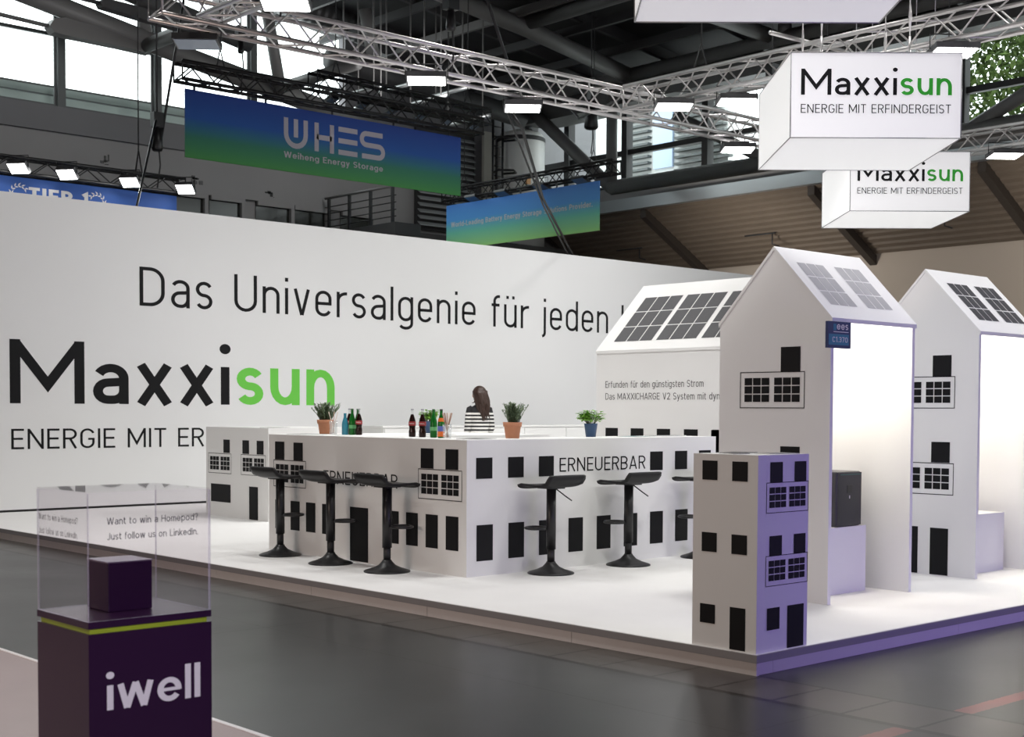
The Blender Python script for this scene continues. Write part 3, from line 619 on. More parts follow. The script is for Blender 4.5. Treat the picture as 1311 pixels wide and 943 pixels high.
# ---------------------------------------------------------------- gabled display houses
def display_house(x0, x1, y0, label, arrays, solar, prints, plinth, lab_pl):
    y1, ez, az = y0+.975, 1.972, 2.49; ym = (y0+y1)/2+.005
    t = thing('display_house', (x0, y0, 0), label, 'display house'); T = .035
    gab = [(x0, y0, 0), (x0, y1, 0), (x0, y1, ez), (x0, ym, az), (x0, y0, ez)]
    GW = MB().prism(gab, (T, 0, 0)).build('left_gable_wall', WHITE, t)
    MB().prism([(x1-T, *p[1:]) for p in gab], (T, 0, 0)).build('right_gable_wall', WHITE, t)
    MB().box((x0+T, y1-T, 0), (x1-T, y1, ez)).build('rear_wall', WHITE, t)
    e = .004
    MB().prism([(x0-e, y0-.012, ez-.012), (x0-e, ym, az), (x0-e, ym, az+.03), (x0-e, y0-.012, ez+.018)], (x1-x0+2*e, 0, 0)).build('front_roof_slope', WHITE, t); RS = ORG[-1]
    MB().prism([(x0-e, y1+.012, ez-.012), (x0-e, ym, az), (x0-e, ym, az+.03), (x0-e, y1+.012, ez+.018)], (x1-x0+2*e, 0, 0)).build('rear_roof_slope', WHITE, t)
    FR = Face((0, y0-.012, ez+.018), (1, 0, 0), (0, ym-y0+.012, az-ez+.012))
    for a in arrays:
        mb = MB(); g = .012; w = (.325-2*g)/3; hh = (.436-2*g)/3
        for i in range(3):
            for j in range(3): rect(mb, FR, x0+a+i*(w+g), .138+j*(hh+g), x0+a+i*(w+g)+w, .138+j*(hh+g)+hh)
        mb.build('solar_array_print', solar, RS)
    FL = facex(x0)
    for q in prints:
        if q[0] == 'b': print_balcony(GW, FL, -q[1], q[2], .57, .262)
        else: print_rect(GW, FL, -q[1], q[2], -q[1]+q[3], q[4], name='printed_door' if q[0] == 'd' else 'printed_window')
    MB().box((x0+T, y0+.40, 2.30), (x1-T, y0+.46, 2.318)).build('alcove_lamp', mat('alcove_lamp_strip', (1, 1, 1), .5, emit=(1, .96, .86), es=6), t)
    area('alcove_light', ((x0+x1)/2, y0+.43, 2.29), ((x0+x1)/2+.02, y0+.45, 0), .7, ALCOVE_POWER, (1, .93, .79), .06, t).rotation_euler = (0, 0, 0)
    p = thing('display_plinth', (x0+T, y0+.25, 0), lab_pl, 'plinth'); MB().box((x0+T+.002, y0+plinth[0], 0), (x0+plinth[1], y1-T-.002, .487)).build('body', WHITE, p); MB().box((x0+T+.002, y0+plinth[0], .487), (x0+plinth[1], y1-T-.002, .492)).build('top', WHITE, p)
    return t
t1 = display_house(8.004, 9.072, 5.535, 'tall white gabled display house behind the corner kiosk with solar squares coloured pale as glare', (.115, .575), mat('glare_toned_solar_print', (.42, .42, .43), .7, spec=.06),  # paler base colour stands in for glare on this roof
    [('w', 5.955, 1.625, .17, 1.80), ('b', 6.317, 1.364), ('w', 5.95, .927, .168, 1.094), ('b', 6.317, .665), ('w', 6.25, .005, .17, .39), ('d', 6.02, .005, .165, .391)], (.28, .89), 'white plinth under the dark storage unit in the nearer display house')
t2 = display_house(10.15, 11.15, 5.614, 'tall white gabled display house at the right edge with dark solar squares', (.145, .585), mat('dark_solar_print', (.07, .07, .075), .7, spec=.06),
    [('w', 6.023, 1.631, .17, 1.806), ('b', 6.388, 1.372), ('w', 6.024, .929, .169, 1.098), ('b', 6.388, .664), ('w', 6.31, .005, .175, .393), ('d', 6.023, .006, .165, .391)], (.2, .83), 'bare white plinth in the display house at the right edge')
# the wide house
t = thing('wide_display_house', (10.844, 8.0, 0), 'wide white display house with a large solar roof behind the right end of the bar', 'display house')
hx, hy0, hy1 = 10.844, 8.15, 10.544; ez, az, dx = 1.976, 2.719, .753
MB().box((hx, hy0, 0), (hx+.035, hy1, ez)).build('front_wall', WHITE, t); FW = ORG[-1]
for y in (hy0, hy1-.035): MB().prism([(hx+.036, y, 0), (hx+2*dx, y, 0), (hx+2*dx, y, ez), (hx+dx, y, az), (hx+.036, y, ez+.03)], (0, .035, 0)).build('gable_wall', WHITE, t)
MB().prism([(hx-.015, hy0, ez-.015), (hx+dx, hy0, az), (hx+dx, hy0, az+.03), (hx-.015, hy0, ez+.015)], (0, hy1-hy0, 0)).build('front_roof_slope', WHITE, t); RS = ORG[-1]
MB().prism([(hx+2*dx+.015, hy0, ez-.015), (hx+dx, hy0, az), (hx+dx, hy0, az+.03), (hx+2*dx+.015, hy0, ez+.015)], (0, hy1-hy0, 0)).build('rear_roof_slope', WHITE, t)
FR = Face((hx-.015, 0, ez+.015), (0, -1, 0), (dx+.015, 0, az-ez+.015))
for y in (10.366, 9.752, 9.134):
    mb = MB(); g = .014; w = (.55-2*g)/3; hh = (.722-2*g)/3
    for i in range(3):
        for j in range(3): rect(mb, FR, -y+i*(w+g), .138+j*(hh+g), -y+i*(w+g)+w, .138+j*(hh+g)+hh)
    mb.build('solar_array_print', SOLAR, RS)
F = facex(hx)
TXT = mat('grey_black_text', (.045, .045, .048), .5)
lettering(FW, F, 'Erfunden für den günstigsten Strom', -10.407, -9.026, 1.587, .072, TXT, t=.095, gap=.14)
lettering(FW, F, 'Das MAXXICHARGE V2 System mit dynam', -10.405, -8.70, 1.458, .071, TXT, t=.095, gap=.14)
for i in range(6): print_rect(FW, F, -10.401+.373*i, .95, -10.215+.373*i, 1.152)
print_rect(FW, F, -8.921, .4, -8.75, 1.148, name='printed_door')
# storage unit in the nearer house
t = thing('storage_unit', (8.52, 5.82, .492), 'dark grey energy storage unit with a small display on the white plinth', 'storage unit')
ST = mat('anthracite_metal', (.022, .022, .027), .35)
MB().box((8.525, 5.83, .493), (8.84, 6.2, .9)).build('housing', ST, t, bevel=.012)
MB().box((8.535, 5.822, .50), (8.835, 5.829, .893)).build('front_cover', ST, t)
MB().box((8.65, 5.819, .74), (8.715, 5.8215, .80)).build('display', BLK, t)
MB().box((8.677, 5.8195, .70), (8.686, 5.8215, .722)).build('logo', PAPER, t)
MB().box((8.56, 5.819, .875), (8.83, 5.8215, .881)).build('accent_strip', mat('teal_strip', (.02, .12, .10), .4), t)
t = thing('stand_number_sign', (7.9, 5.5, 1.78), 'small blue stand number sign at the eaves of the nearer display house', 'sign')
MB().box((7.905, 5.49, 1.779), (8.176, 5.512, 1.961)).build('plate', mat('navy_plate', (.012, .03, .12), .4), t)
F = facey(5.49); print_rect(t, F, 7.912, 1.80, 8.15, 1.875, mat('teal_field', (.02, .19, .30), .4), 'number_field', .001)
print_rect(t, F, 7.965, 1.90, 8.0, 1.945, MATS['teal_field'], 'logo_block', .001)
lettering(t, F, 'ees', 8.005, 8.14, 1.906, .052, PAPER, t=.13, xh=.72, k=1.4, gap=.12, name='logo_lettering'); lettering(t, F, 'C1.370', 7.955, 8.135, 1.82, .036, PAPER, t=.12, gap=.14, name='number_lettering')
print_rect(t, F, 7.965, 1.888, 8.145, 1.893, PAPER, 'small_print_line')
# ---------------------------------------------------------------- bar stools
def stool_parts(t):
    MB().lathe([(0, 0), (.192, 0), (.194, .008), (.185, .014), (.12, .034), (.07, .058), (.042, .088), (.036, .1), (0, .1)], (0, 0, 0), 36).build('base', BLK, t)
    MB().tube([(0, 0, .095), (0, 0, .22)], .031, 20).build('lower_column', BLK, t)
    MB().tube([(0, 0, .20), (0, 0, .70)], .04, 20).build('column_sleeve', BLK, t)
    q = math.radians(-45); pts = [(.0, .035), (.08, .05)]+[(.11*math.cos(a), .125+.085*math.sin(a)) for a in [math.radians(-20+220*i/10) for i in range(11)]]+[(-.08, .05), (0, .035)]
    MB().tube([(x*math.cos(q)-y*math.sin(q), x*math.sin(q)+y*math.cos(q), .375) for x, y in pts], .0115, 8).build('footrest', BLK, t)
    MB().tube([(.03, -.02, .70), (.09, -.07, .64), (.13, -.11, .60)], .006, 6).build('lever', BLK, t)
    MB().box((-.08, -.08, .70), (.08, .08, .712)).build('seat_bracket', BLK, t)
    prof = [(.20, .708), (.185, .722), (.14, .735), (.06, .733), (-.04, .729), (-.10, .731), (-.145, .746), (-.170, .778), (-.184, .818)]
    mb = MB(); nx = 12; W2 = .21; th = .02; vs = []; m = len(prof)
    for side in (0, 1):
        for i, (y, z) in enumerate(prof):
            a = prof[max(i-1, 0)]; b = prof[min(i+1, m-1)]; d = math.hypot(b[0]-a[0], b[1]-a[1]); ny, nz = (b[1]-a[1])/d, -(b[0]-a[0])/d
            for k in range(nx+1):
                u = -1+2*k/nx; edge = abs(u)**4; wy = W2*(1-.10*(i == 0)-.06*(i == m-1))
                o = -th*side; vs.append((u*wy, y+ny*o-(.012*edge if i == 0 else 0), z+nz*o+.010*edge-(.012*edge if i == m-1 else 0)))
    S = m*(nx+1); fs = []
    for i in range(m-1):
        for k in range(nx):
            a = i*(nx+1)+k; b = a+nx+1; fs += [(a, a+1, b+1, b), (S+a, S+b, S+b+1, S+a+1)]
    for i in range(m-1):
        a = i*(nx+1); b = a+nx+1; fs += [(a, b, S+b, S+a), (a+nx, S+a+nx, S+b+nx, b+nx)]
    for k in range(nx): fs += [(k, S+k, S+k+1, k+1), ((m-1)*(nx+1)+k, (m-1)*(nx+1)+k+1, S+(m-1)*(nx+1)+k+1, S+(m-1)*(nx+1)+k)]
    mb.add(vs, fs, 0, True).build('seat_shell', LEATHER, t)
st = thing('bar_stool', (0, 0, 0), 'black low-backed bar stool at the far left end of the bar, leftmost of all', 'bar stool', 'black bar stools around the bar')
stool_parts(st)
SPOTS = [((6.885, 10.72), -90, None), ((6.845, 9.86), -90, 'black low-backed bar stool standing in front of the printed door, between two stools'), ((6.86, 9.07), -90, 'black low-backed bar stool beside the front corner of the bar on its left face'),
         ((7.813, 8.105), 0, 'black low-backed bar stool on the right face of the bar, nearest its front corner'), ((8.751, 8.11), 0, 'black low-backed bar stool below the end of the right hand lettering'), ((9.735, 8.11), 0, 'black low-backed bar stool half hidden behind the corner kiosk')]
for (x, y), a, lb in SPOTS:
    if lb is None: st.location = (x, y, 0); st['_o'] = (x, y, 0); st.rotation_euler = (0, 0, math.radians(a))
    else:
        c = copy_tree(st, (x, y, 0), math.radians(a), lb)
        if a == 0:
            for ch in c.children:
                if ch.name.startswith('footrest'): ch.scale.x = -1
# ================================================================ things on the bar
BT = 1.1
def pot_plant(kind, x, y, label, seed, s=1.0):
    rd = random.Random(seed); t = thing('potted_rosemary' if kind == 'r' else 'potted_herb', (x, y, BT), label, 'potted plant')
    if kind == 'r':
        MB().lathe([(0, 0), (.058, 0), (.072, .10), (.079, .10), (.083, .138), (.074, .138), (.07, .12), (0, .12)], (x, y, BT), 28).build('pot', TERRA, t); zt = .12
    else:
        MB().lathe([(0, 0), (.045, 0), (.062, .118), (.064, .122), (.058, .122), (.056, .105), (0, .105)], (x, y, BT), 28).build('pot', BLUEPOT, t); zt = .105
    MB().lathe([(.068 if kind == 'r' else .054, 0), (0, .006)], (x, y, BT+zt), 20).build('soil', SOIL, t)
    st = MB(); lf = MB()
    if kind == 'r':
        for i in range(60):
            a = rd.uniform(0, 6.28); r0 = .05*rd.random(); lean = rd.uniform(.0, .11)*(.4+r0*18); L = rd.uniform(.11, .185)*s
            p0 = Vector((x+r0*math.cos(a), y+r0*math.sin(a), BT+zt)); p1 = p0+Vector((lean*math.cos(a)*.5, lean*math.sin(a)*.5, L*.6)); p2 = p0+Vector((lean*math.cos(a), lean*math.sin(a), L))
            st.tube([p0, p1, p2], .0017, 4)
            for k in range(46):
                f = .12+.88*k/46; c = p0.lerp(p1, f*1.66) if f < .6 else p1.lerp(p2, (f-.6)/.4); th = rd.uniform(0, 6.28)
                d = Vector((math.cos(th), math.sin(th), rd.uniform(.3, 1.1))).normalized()*rd.uniform(.018, .032); w = d.cross(Vector((0, 0, 1))).normalized()*.0034
                lf.face([c-w, c+d*.6-w*1.2, c+d, c+d*.6+w*1.2, c+w])
    else:
        for i in range(38):
            a = rd.uniform(0, 6.28); sp = rd.uniform(.01, .105)*s; L = rd.uniform(.05, .145)*s*(1.1-sp*2.5)
            p0 = Vector((x+.02*math.cos(a), y+.02*math.sin(a), BT+zt)); p2 = p0+Vector((sp*math.cos(a), sp*math.sin(a), L)); st.tube([p0, p0.lerp(p2, .5)+Vector((0, 0, .015)), p2], .0022, 4)
            for k in range(9):
                th = rd.uniform(0, 6.28); d = Vector((math.cos(th), math.sin(th), rd.uniform(-.25, .35))).normalized(); w = d.cross(Vector((0, 0, 1))).normalized(); n_ = w.cross(d); l = rd.uniform(.03, .055)*s; c = p0.lerp(p2, rd.uniform(.55, 1))+Vector((0, 0, rd.uniform(0, .012)))
                tip = c+d*l; m1 = c+d*l*.45; lf.add([c, m1+w*l*.38+n_*.004, tip-n_*.004, m1-w*l*.38+n_*.004, m1-n_*.002], [(0, 4, 1), (1, 4, 2), (2, 4, 3), (3, 4, 0)], 0, True)
    st.build('stems', STEMM, t); lf.build('foliage', LEAFR if kind == 'r' else LEAFG, t)
    return t
pot_plant('r', 7.66, 11.12, 'grey green rosemary in a terracotta pot at the left end of the bar', 1)
pot_plant('r', 7.92, 8.70, 'grey green rosemary in a terracotta pot near the front corner of the bar', 2)
pot_plant('b', 8.98, 8.80, 'bright green basil in a blue pot on the front run of the bar', 3)
pot_plant('b', 8.86, 11.02, 'green herb in a blue pot behind the two cola bottles', 4, .92)
def bottle(x, y, kind, label):
    t = thing('bottle', (x, y, BT), label, 'bottle', 'drink bottles on the bar'); c = (x, y, BT)
    if kind == 'cola':
        MB().lathe([(0, 0), (.027, 0), (.031, .006), (.031, .05), (.026, .075), (.030, .1), (.0315, .125), (.028, .15), (.0155, .19), (.0125, .2)], c, 20).build('liquid_body', COLA, t)
        MB().lathe([(.0125, .2), (.0118, .222), (.0125, .236)], c, 16).build('clear_neck', GLASSW, t)
        MB().lathe([(.0318, .1), (.0322, .102), (.0322, .134), (.0305, .136)], c, 20).build('label', mat('cola_red_label', (.28, .012, .015), .4), t); LBL = ORG[-1]
        mb = MB(); pts = [Vector((x-.0255+.0045*i*.9, y-.0205-.002*math.sin(i*.6), BT+.118+.006*math.sin(i*1.3))) for i in range(9)]
        a0 = math.radians(225); mb.tube([(x+.0326*math.cos(a0+(i-5)*.14), y+.0326*math.sin(a0+(i-5)*.14), BT+.118+.006*math.sin(i*1.9)) for i in range(11)], .0018, 5); mb.build('label_script', PAPER, LBL)
        MB().lathe([(.0132, 0), (.0145, .002), (.0145, .008), (.012, .012), (0, .012)], (x, y, BT+.236), 18).build('cap', mat('cola_cap', (.35, .35, .38), .3, metal=.6), t)
    else:
        gm = {'green': BGREEN, 'juice': BGREEN, 'blue': BBLUE}[kind]; h = .20 if kind == 'blue' else .245
        q = h/.245
        MB().lathe([(0, 0), (.028, 0), (.031, .006*q), (.031, .12*q), (.028, .145*q), (.0165, .19*q), (.0132, .2*q), (.0125, .236*q)], c, 20).build('glass_body', gm, t)
        MB().lathe([(.0128, 0), (.0138, .002), (.0138, .012), (0, .013)], (x, y, BT+.234*q), 18).build('cap', mat('green_cap', (.02, .13, .03), .3) if kind == 'green' else mat('dark_cap', (.02, .02, .02), .4) if kind == 'juice' else BBLUE, t)
        if kind == 'green': MB().lathe([(.0315, .06), (.0318, .061), (.0318, .092), (.0315, .093)], c, 20).build('label', mat('pale_green_label', (.12, .42, .16), .4), t)
        if kind == 'juice':
            MB().lathe([(.0315, .012), (.0318, .013), (.0318, .055), (.0315, .056)], c, 20).build('label', mat('orange_label', (.75, .16, .02), .4), t); MB().lathe([(.0315, .057), (.0318, .058), (.0318, .10), (.0315, .101)], c, 20).build('label', mat('blue_label', (.10, .14, .45), .4), t)
            MB().lathe([(.029, .14), (.0275, .152), (.0218, .172)], c, 20).build('neck_label', MATS['orange_label'], t)
bottle(7.58, 10.68, 'blue', 'short blue glass bottle on the bar beside the left glass of straws')
bottle(7.69, 10.76, 'cola', 'dark cola bottle behind the blue bottle')
bottle(7.62, 10.62, 'green', 'green bottle between the blue bottle and a cola bottle')
bottle(7.64, 10.54, 'cola', 'dark cola bottle at the right end of the left bottle group')
bottle(7.70, 10.64, 'green', 'green bottle at the back of the left bottle group')
bottle(7.53, 9.59, 'cola', 'dark cola bottle leftmost of the right bottle group')
bottle(7.51, 9.42, 'cola', 'dark cola bottle second from left in the right bottle group')
bottle(7.49, 9.24, 'green', 'green bottle beside the green bottle with orange label')
bottle(7.46, 9.10, 'juice', 'green bottle with orange and blue label beside the glass of straws')
def straw_glass(x, y, label, straws, tall, glabel):
    t = thing('straw_glass', (x, y, BT), label, 'glass'); h = tall
    MB().lathe([(0, 0), (.034, 0), (.039, h), (.0375, h), (.033, .006), (0, .006)], (x, y, BT), 24).build('tumbler', GLASSW, t)
    for i, (dx, dy, m) in enumerate(straws):
        mb = MB(); mb.tube([(x-dx*.3, y-dy*.3, BT+.008), (x+dx, y+dy, BT+.215)], .0033, 8)
        tag(mb.build('straw', m, loc=(x, y, BT+.008)), glabel, 'straw', glabel)
S1 = mat('brown_straw', (.30, .16, .11), .6); S2 = mat('pale_straw', (.62, .50, .42), .6)
straw_glass(7.60, 10.90, 'clear glass holding a few straws beside the left rosemary', [(.04, .045, S1), (-.02, .05, S2), (.045, -.01, S2)], .13, 'paper straw standing in the left glass')
straw_glass(7.41, 8.96, 'clear glass packed with straws beside the orange labelled bottle', [(.05*math.cos(a)*.8, .05*math.sin(a)*.9, S1 if i % 3 else S2) for i, a in enumerate([.3, .9, 1.5, 2.2, 2.8, 3.5, 4.1, 4.8, 5.5, 6.0])], .12, 'paper straw standing in the right glass')
def leaflet(x, y, z, rot, w, h, m, label, th=.003):
    t = thing('leaflet', (x, y, z), label, 'leaflet', None); mb = MB(); mb.box((x-w/2, y-h/2, z+.0005), (x+w/2, y+h/2, z+th)); mb.build('pages', PAPER, t)
    mb = MB(); mb.box((x-w/2, y-h/2, z+th), (x+w/2, y+h/2, z+th+.0012)); mb.build('cover', m, t); t.rotation_euler = (0, 0, rot); return t
DK = mat('dark_cover', (.03, .035, .04), .35); TE = mat('teal_cover', (.05, .16, .17), .35); GY = mat('grey_cover', (.30, .30, .30), .4)
leaflet(7.48, 8.66, BT, .3, .3, .21, DK, 'dark leaflet lying on the front corner of the bar')
leaflet(7.36, 8.90-.26+.24, BT, -.4, .21, .15, GY, 'grey leaflet lying beside the straw glass on the bar') if False else None
leaflet(7.40, 11.05, BT, .15, .25, .3, GY, 'grey leaflet lying beside the left terracotta pot')
leaflet(9.42, 8.66, BT, .2, .3, .21, TE, 'teal leaflet lying at the right end of the bar, left of the dark ones')
leaflet(9.78, 8.62, BT, -.35, .3, .21, DK, 'dark leaflet lying at the right end of the bar', .008)
leaflet(10.02, 8.66, BT, .6, .21, .15, GY, 'grey leaflet lying on the very right end of the bar', .006)
leaflet(8.35, 10.25, BT, .1, .32, .2, DK, 'dark tablet sized leaflet on the rear run of the bar in front of the woman')
leaflet(6.33, 5.0, 1.101, .3, .21, .15, DK, 'dark leaflet on top of the corner kiosk towards the back')
leaflet(6.42, 4.8, 1.101, -.25, .21, .15, GY, 'grey leaflet on top of the corner kiosk near its violet side')
leaflet(6.2, 4.93, 1.101, 1.2, .16, .11, BLK, 'small black leaflet on top of the corner kiosk near its left edge')
leaflet(9.05, 14.2, 1.112, .2, .3, .21, DK, 'dark leaflet on the small counter behind the bar')
leaflet(13.0, 16.1, 1.1, .1, .4, .28, DK, 'dark leaflet on the low sideboard behind the woman')
leaflet(13.9, 16.1, 1.1, -.1, .4, .28, GY, 'grey leaflet on the low sideboard right of the woman')
# ================================================================ the woman behind the bar
def person(loc, az):
    t = thing('person', loc, 'woman with long brown hair in a striped top seen from behind beyond the bar', 'person')
    SKIN = mat('skin', (.55, .34, .26), .5); HAIR = mat('brown_hair', (.035, .016, .010), .45, noise=(30, .4)); JEANS = mat('dark_trousers', (.02, .022, .03), .8)
    m = bpy.data.materials.new('striped_knit'); m.use_nodes = True; nt = m.node_tree; b = nt.nodes['Principled BSDF']; b.inputs['Roughness'].default_value = .85
    tc = nt.nodes.new('ShaderNodeTexCoord'); sx = nt.nodes.new('ShaderNodeSeparateXYZ'); nt.links.new(tc.outputs['Object'], sx.inputs[0])
    def M(op, a, c):
        n = nt.nodes.new('ShaderNodeMath'); n.operation = op
        for i, v in enumerate((a, c)):
            if isinstance(v, (int, float)): n.inputs[i].default_value = v
            else: nt.links.new(v, n.inputs[i])
        return n.outputs[0]
    f = M('MULTIPLY', M('GREATER_THAN', M('MODULO', M('ADD', sx.outputs['Z'], 10), .05), .024), M('LESS_THAN', sx.outputs['Z'], 1.305))
    mx = nt.nodes.new('ShaderNodeMix'); mx.data_type = 'RGBA'; mx.inputs['A'].default_value = (.012, .012, .014, 1); mx.inputs['B'].default_value = (.78, .77, .74, 1); nt.links.new(f, mx.inputs['Factor']); nt.links.new(mx.outputs['Result'], b.inputs['Base Color'])
    # body: one continuous skinned figure, local +Y is where she faces
    V = []; E = []; Rr = []
    KX = .78
    def j(p, r, par=None):
        V.append((p[0]*(KX if p[2] < 1.42 else 1), p[1], p[2])); Rr.append((r[0]*.86, r[1]*.86) if p[2] < 1.4 else r)
        if par is not None: E.append((par, len(V)-1))
        return len(V)-1
    pel = j((0, 0, .90), (.15, .11)); sp = j((0, .005, 1.05), (.125, .095), pel); ch = j((0, .0, 1.24), (.145, .10), sp); nk0 = j((0, -.01, 1.375), (.075, .06), ch); nk = j((0, 0, 1.44), (.05, .05), nk0)
    hd = j((0, .015, 1.50), (.062, .075), nk); h2 = j((0, .015, 1.57), (.073, .09), hd); h3 = j((0, .01, 1.632), (.05, .065), h2)
    for s in (-1, 1):
        sh = j((s*.155, 0, 1.345), (.052, .052), ch); el = j((s*.215, -.02, 1.08), (.040, .040), sh); wr = j((s*.17, .20, 1.0), (.026, .022), el); pm = j((s*.155, .265, .995), (.036, .018), wr)
        for k in range(4):
            fx = s*.155+(k-1.5)*.02; kn = j((fx, .305, .995), (.010, .010), pm); mi = j((fx, .335-.004*abs(k-1.5), .982), (.009, .009), kn); j((fx, .352-.006*abs(k-1.5), .964), (.0075, .0075), mi)
        th = j((s*.155-s*.038, .25, .985), (.012, .012), wr); j((s*.155-s*.055, .285, .972), (.009, .009), th)
        hp = j((s*.09, 0, .86), (.09, .09), pel); kn = j((s*.095, .015, .48), (.055, .058), hp); an = j((s*.095, -.02, .09), (.036, .04), kn); j((s*.10, .12, .035), (.035, .028), an)
    me = bpy.data.meshes.new('body'); me.from_pydata(V, E, []); me.materials.append(SKIN); o = bpy.data.objects.new('body', me); COL.objects.link(o); o.parent = t; o['_o'] = loc; ORG.append(o)
    k = o.modifiers.new('skin', 'SKIN'); k.use_smooth_shade = True
    for i, r in enumerate(Rr): me.skin_vertices[0].data[i].radius = r
    me.skin_vertices[0].data[0].use_root = True
    s_ = o.modifiers.new('sub', 'SUBSURF'); s_.levels = 1; s_.render_levels = 2
    L = Vector(loc)
    def loft(rings, name, mt, n=24):
        mb = MB(); vs = []; fs = []
        for (cx, cy, cz, rx, ry) in rings:
            for q in range(n): a = 2*math.pi*q/n; vs.append(L+Vector((cx*KX+rx*.84*math.cos(a), cy+ry*.94*math.sin(a), cz)))
        for i in range(len(rings)-1):
            for q in range(n): fs.append((i*n+q, i*n+(q+1) % n, (i+1)*n+(q+1) % n, (i+1)*n+q))
        mb.add(vs, fs, 0, True); return mb.build(name, mt, t)
    loft([(0, 0, .86, .185, .135), (0, 0, .92, .18, .13), (0, .005, 1.05, .152, .118), (0, 0, 1.18, .168, .125), (0, -.005, 1.28, .185, .125), (0, -.008, 1.34, .180, .11), (0, -.01, 1.385, .12, .085), (0, -.008, 1.41, .072, .066)], 'striped_top', m)
    for s in (-1, 1):
        mb = MB(); mb.tube([L+Vector(p) for p in ((s*.10, 0, 1.36), (s*.125, 0, 1.345), (s*.147, -.01, 1.26), (s*.168, -.02, 1.09), (s*.164, .03, 1.055), (s*.137, .17, 1.01))], [.046, .058, .054, .047, .045, .036], 16); mb.build('sleeve', m, t)
    for s in (-1, 1): loft([(s*.09, 0, .93, .10, .125), (s*.09, 0, .84, .105, .115), (s*.095, .01, .5, .068, .07), (s*.095, -.015, .1, .055, .06), (s*.095, -.015, .085, .05, .055)], 'trouser_leg', JEANS)
    for s in (-1, 1): loft([(s*.1, .05, .005, .05, .13), (s*.1, .05, .04, .05, .128), (s*.1, .02, .08, .045, .07)], 'shoe', BLK)
    for s in (-1, 1): MB().lathe([(.0, -.03), (.012, -.02), (.016, 0), (.012, .022), (0, .03)], L+Vector((s*.081, .02, 1.535)), 10).build('ear', SKIN, t)
    hm = MB(); n = 28
    ring = []
    for i in range(15):
        ph = math.pi*i/14; z = math.cos(ph); ring.append([L+Vector((.098*math.sin(ph)*math.cos(a), -.005+.115*math.sin(ph)*math.sin(a)-(.03*(1-z)/2), 1.565+.107*z)) for a in [2*math.pi*q/n for q in range(n)]])
    vs = [p for r in ring for p in r]; fs = []
    for i in range(14):
        for q in range(n):
            a = 2*math.pi*(q+.5)/n
            if math.sin(a) > .55 and i > 4: continue          # the face stays open
            fs.append((i*n+q, i*n+(q+1) % n, (i+1)*n+(q+1) % n, (i+1)*n+q))
    hm.add(vs, fs, 0, True); rd = random.Random(5)
    for i in range(46):
        a = math.radians(rd.uniform(195, 345)); x0 = .09*math.cos(a); y0 = -.01+.10*math.sin(a); e = rd.uniform(.16, .36); w = rd.uniform(0, 6); xs_ = .05+rd.uniform(-.045, .05)
        pts = []
        for k in range(8):
            f = k/7; pts.append(L+Vector((x0*(1-f*.55)+xs_*f+.016*math.sin(w+f*8)*f, min(y0-.012*f, -.02)*(1-f*.1)-(.045*f if f < .6 else .03+.025*(1-f)), 1.60-.05*rd.random()*0-(.06+e)*f)))
        hm.tube(pts, [.022, .026, .026, .024, .021, .017, .011, .003], 7)
    for (dx, dz) in ((-.10, 1.42), (.135, 1.36)):
        hm.tube([L+Vector((dx*.6, -.06, 1.5)), L+Vector((dx*.9, -.07, dz+.02)), L+Vector((dx*1.15, -.05, dz+.012))], [.012, .008, .003], 6)
    hm.build('hair', HAIR, t)
    face = MB(); face.lathe([(0, -.012), (.010, -.006), (.012, .004), (.004, .022), (0, .024)], L+Vector((0, .103, 1.53)), 10); face.build('nose', SKIN, t)
    for s in (-1, 1): MB().lathe([(0, -.007), (.010, 0), (0, .007)], L+Vector((s*.03, .092, 1.555)), 10).build('eye', mat('eye_dark', (.05, .04, .035), .3), t)
    MB().box(L+Vector((-.022, .094, 1.487)), L+Vector((.022, .10, 1.494))).build('mouth', mat('lips', (.38, .12, .11), .5), t)
    t.rotation_euler = (0, 0, az)
person((12.4, 14.3, 0), math.radians(47.5-90+14))
# ================================================================ trusses and floodlights
def truss(name, a, b, label, m, size=.29, r=.025, step=.29, group=None, hang=(.12, .88)):
    a, b = Vector(a), Vector(b); t = thing(name, tuple(a), label, 'truss', group); d = (b-a).normalized(); L = (b-a).length; side = d.cross(Vector((0, 0, 1))).normalized(); up = Vector((0, 0, 1)); h = size/2
    cs = [side*h, side*-h, side*h+up*size, side*-h+up*size]
    for c in cs: mb = MB(); mb.tube([a+c, b+c], r, 10); mb.build('chord', m, t)
    n = int(L/step); q = L/n
    for (c0, c1) in ((cs[0], cs[2]), (cs[1], cs[3]), (cs[0], cs[1]), (cs[2], cs[3])):
        mb = MB()
        for i in range(n):
            p, s = (c0, c1) if i % 2 == 0 else (c1, c0); mb.tube([a+d*q*i+p, a+d*q*(i+1)+s], r*.42, 6, cap=False)
        mb.build('bracing', m, t)
    if hang:
        for f in hang:
            e = a.lerp(b, f); mb = MB(); mb.tube([e+cs[2], e+up*(size+.35), e+cs[3]], .012, 6); mb.tube([e+up*(size+.35), Vector((e.x, e.y, roof_z(e.x)-.31))], .01, 6); mb.build('suspension_wire', DSTEEL, t)
    for e in (a, b): mb = MB(); mb.tube([e+cs[0], e+cs[1], e+cs[3], e+cs[2], e+cs[0]], r*.5, 6); mb.build('end_frame', m, t)
    return t
TZ = 5.2
truss('lighting_truss', (6.6, 12.5, TZ), (19.2, 12.35, TZ), 'long silver truss across the middle running from top left down to the right', ALU)
truss('lighting_truss', (7.05, 12.2, TZ), (7.05, 2.5, TZ), 'silver truss at top left running forward out of the frame', ALU)
truss('lighting_truss', (13.15, 12.2, TZ), (13.15, 2.5, TZ), 'silver truss rising to the right edge above the large hanging sign', ALU)
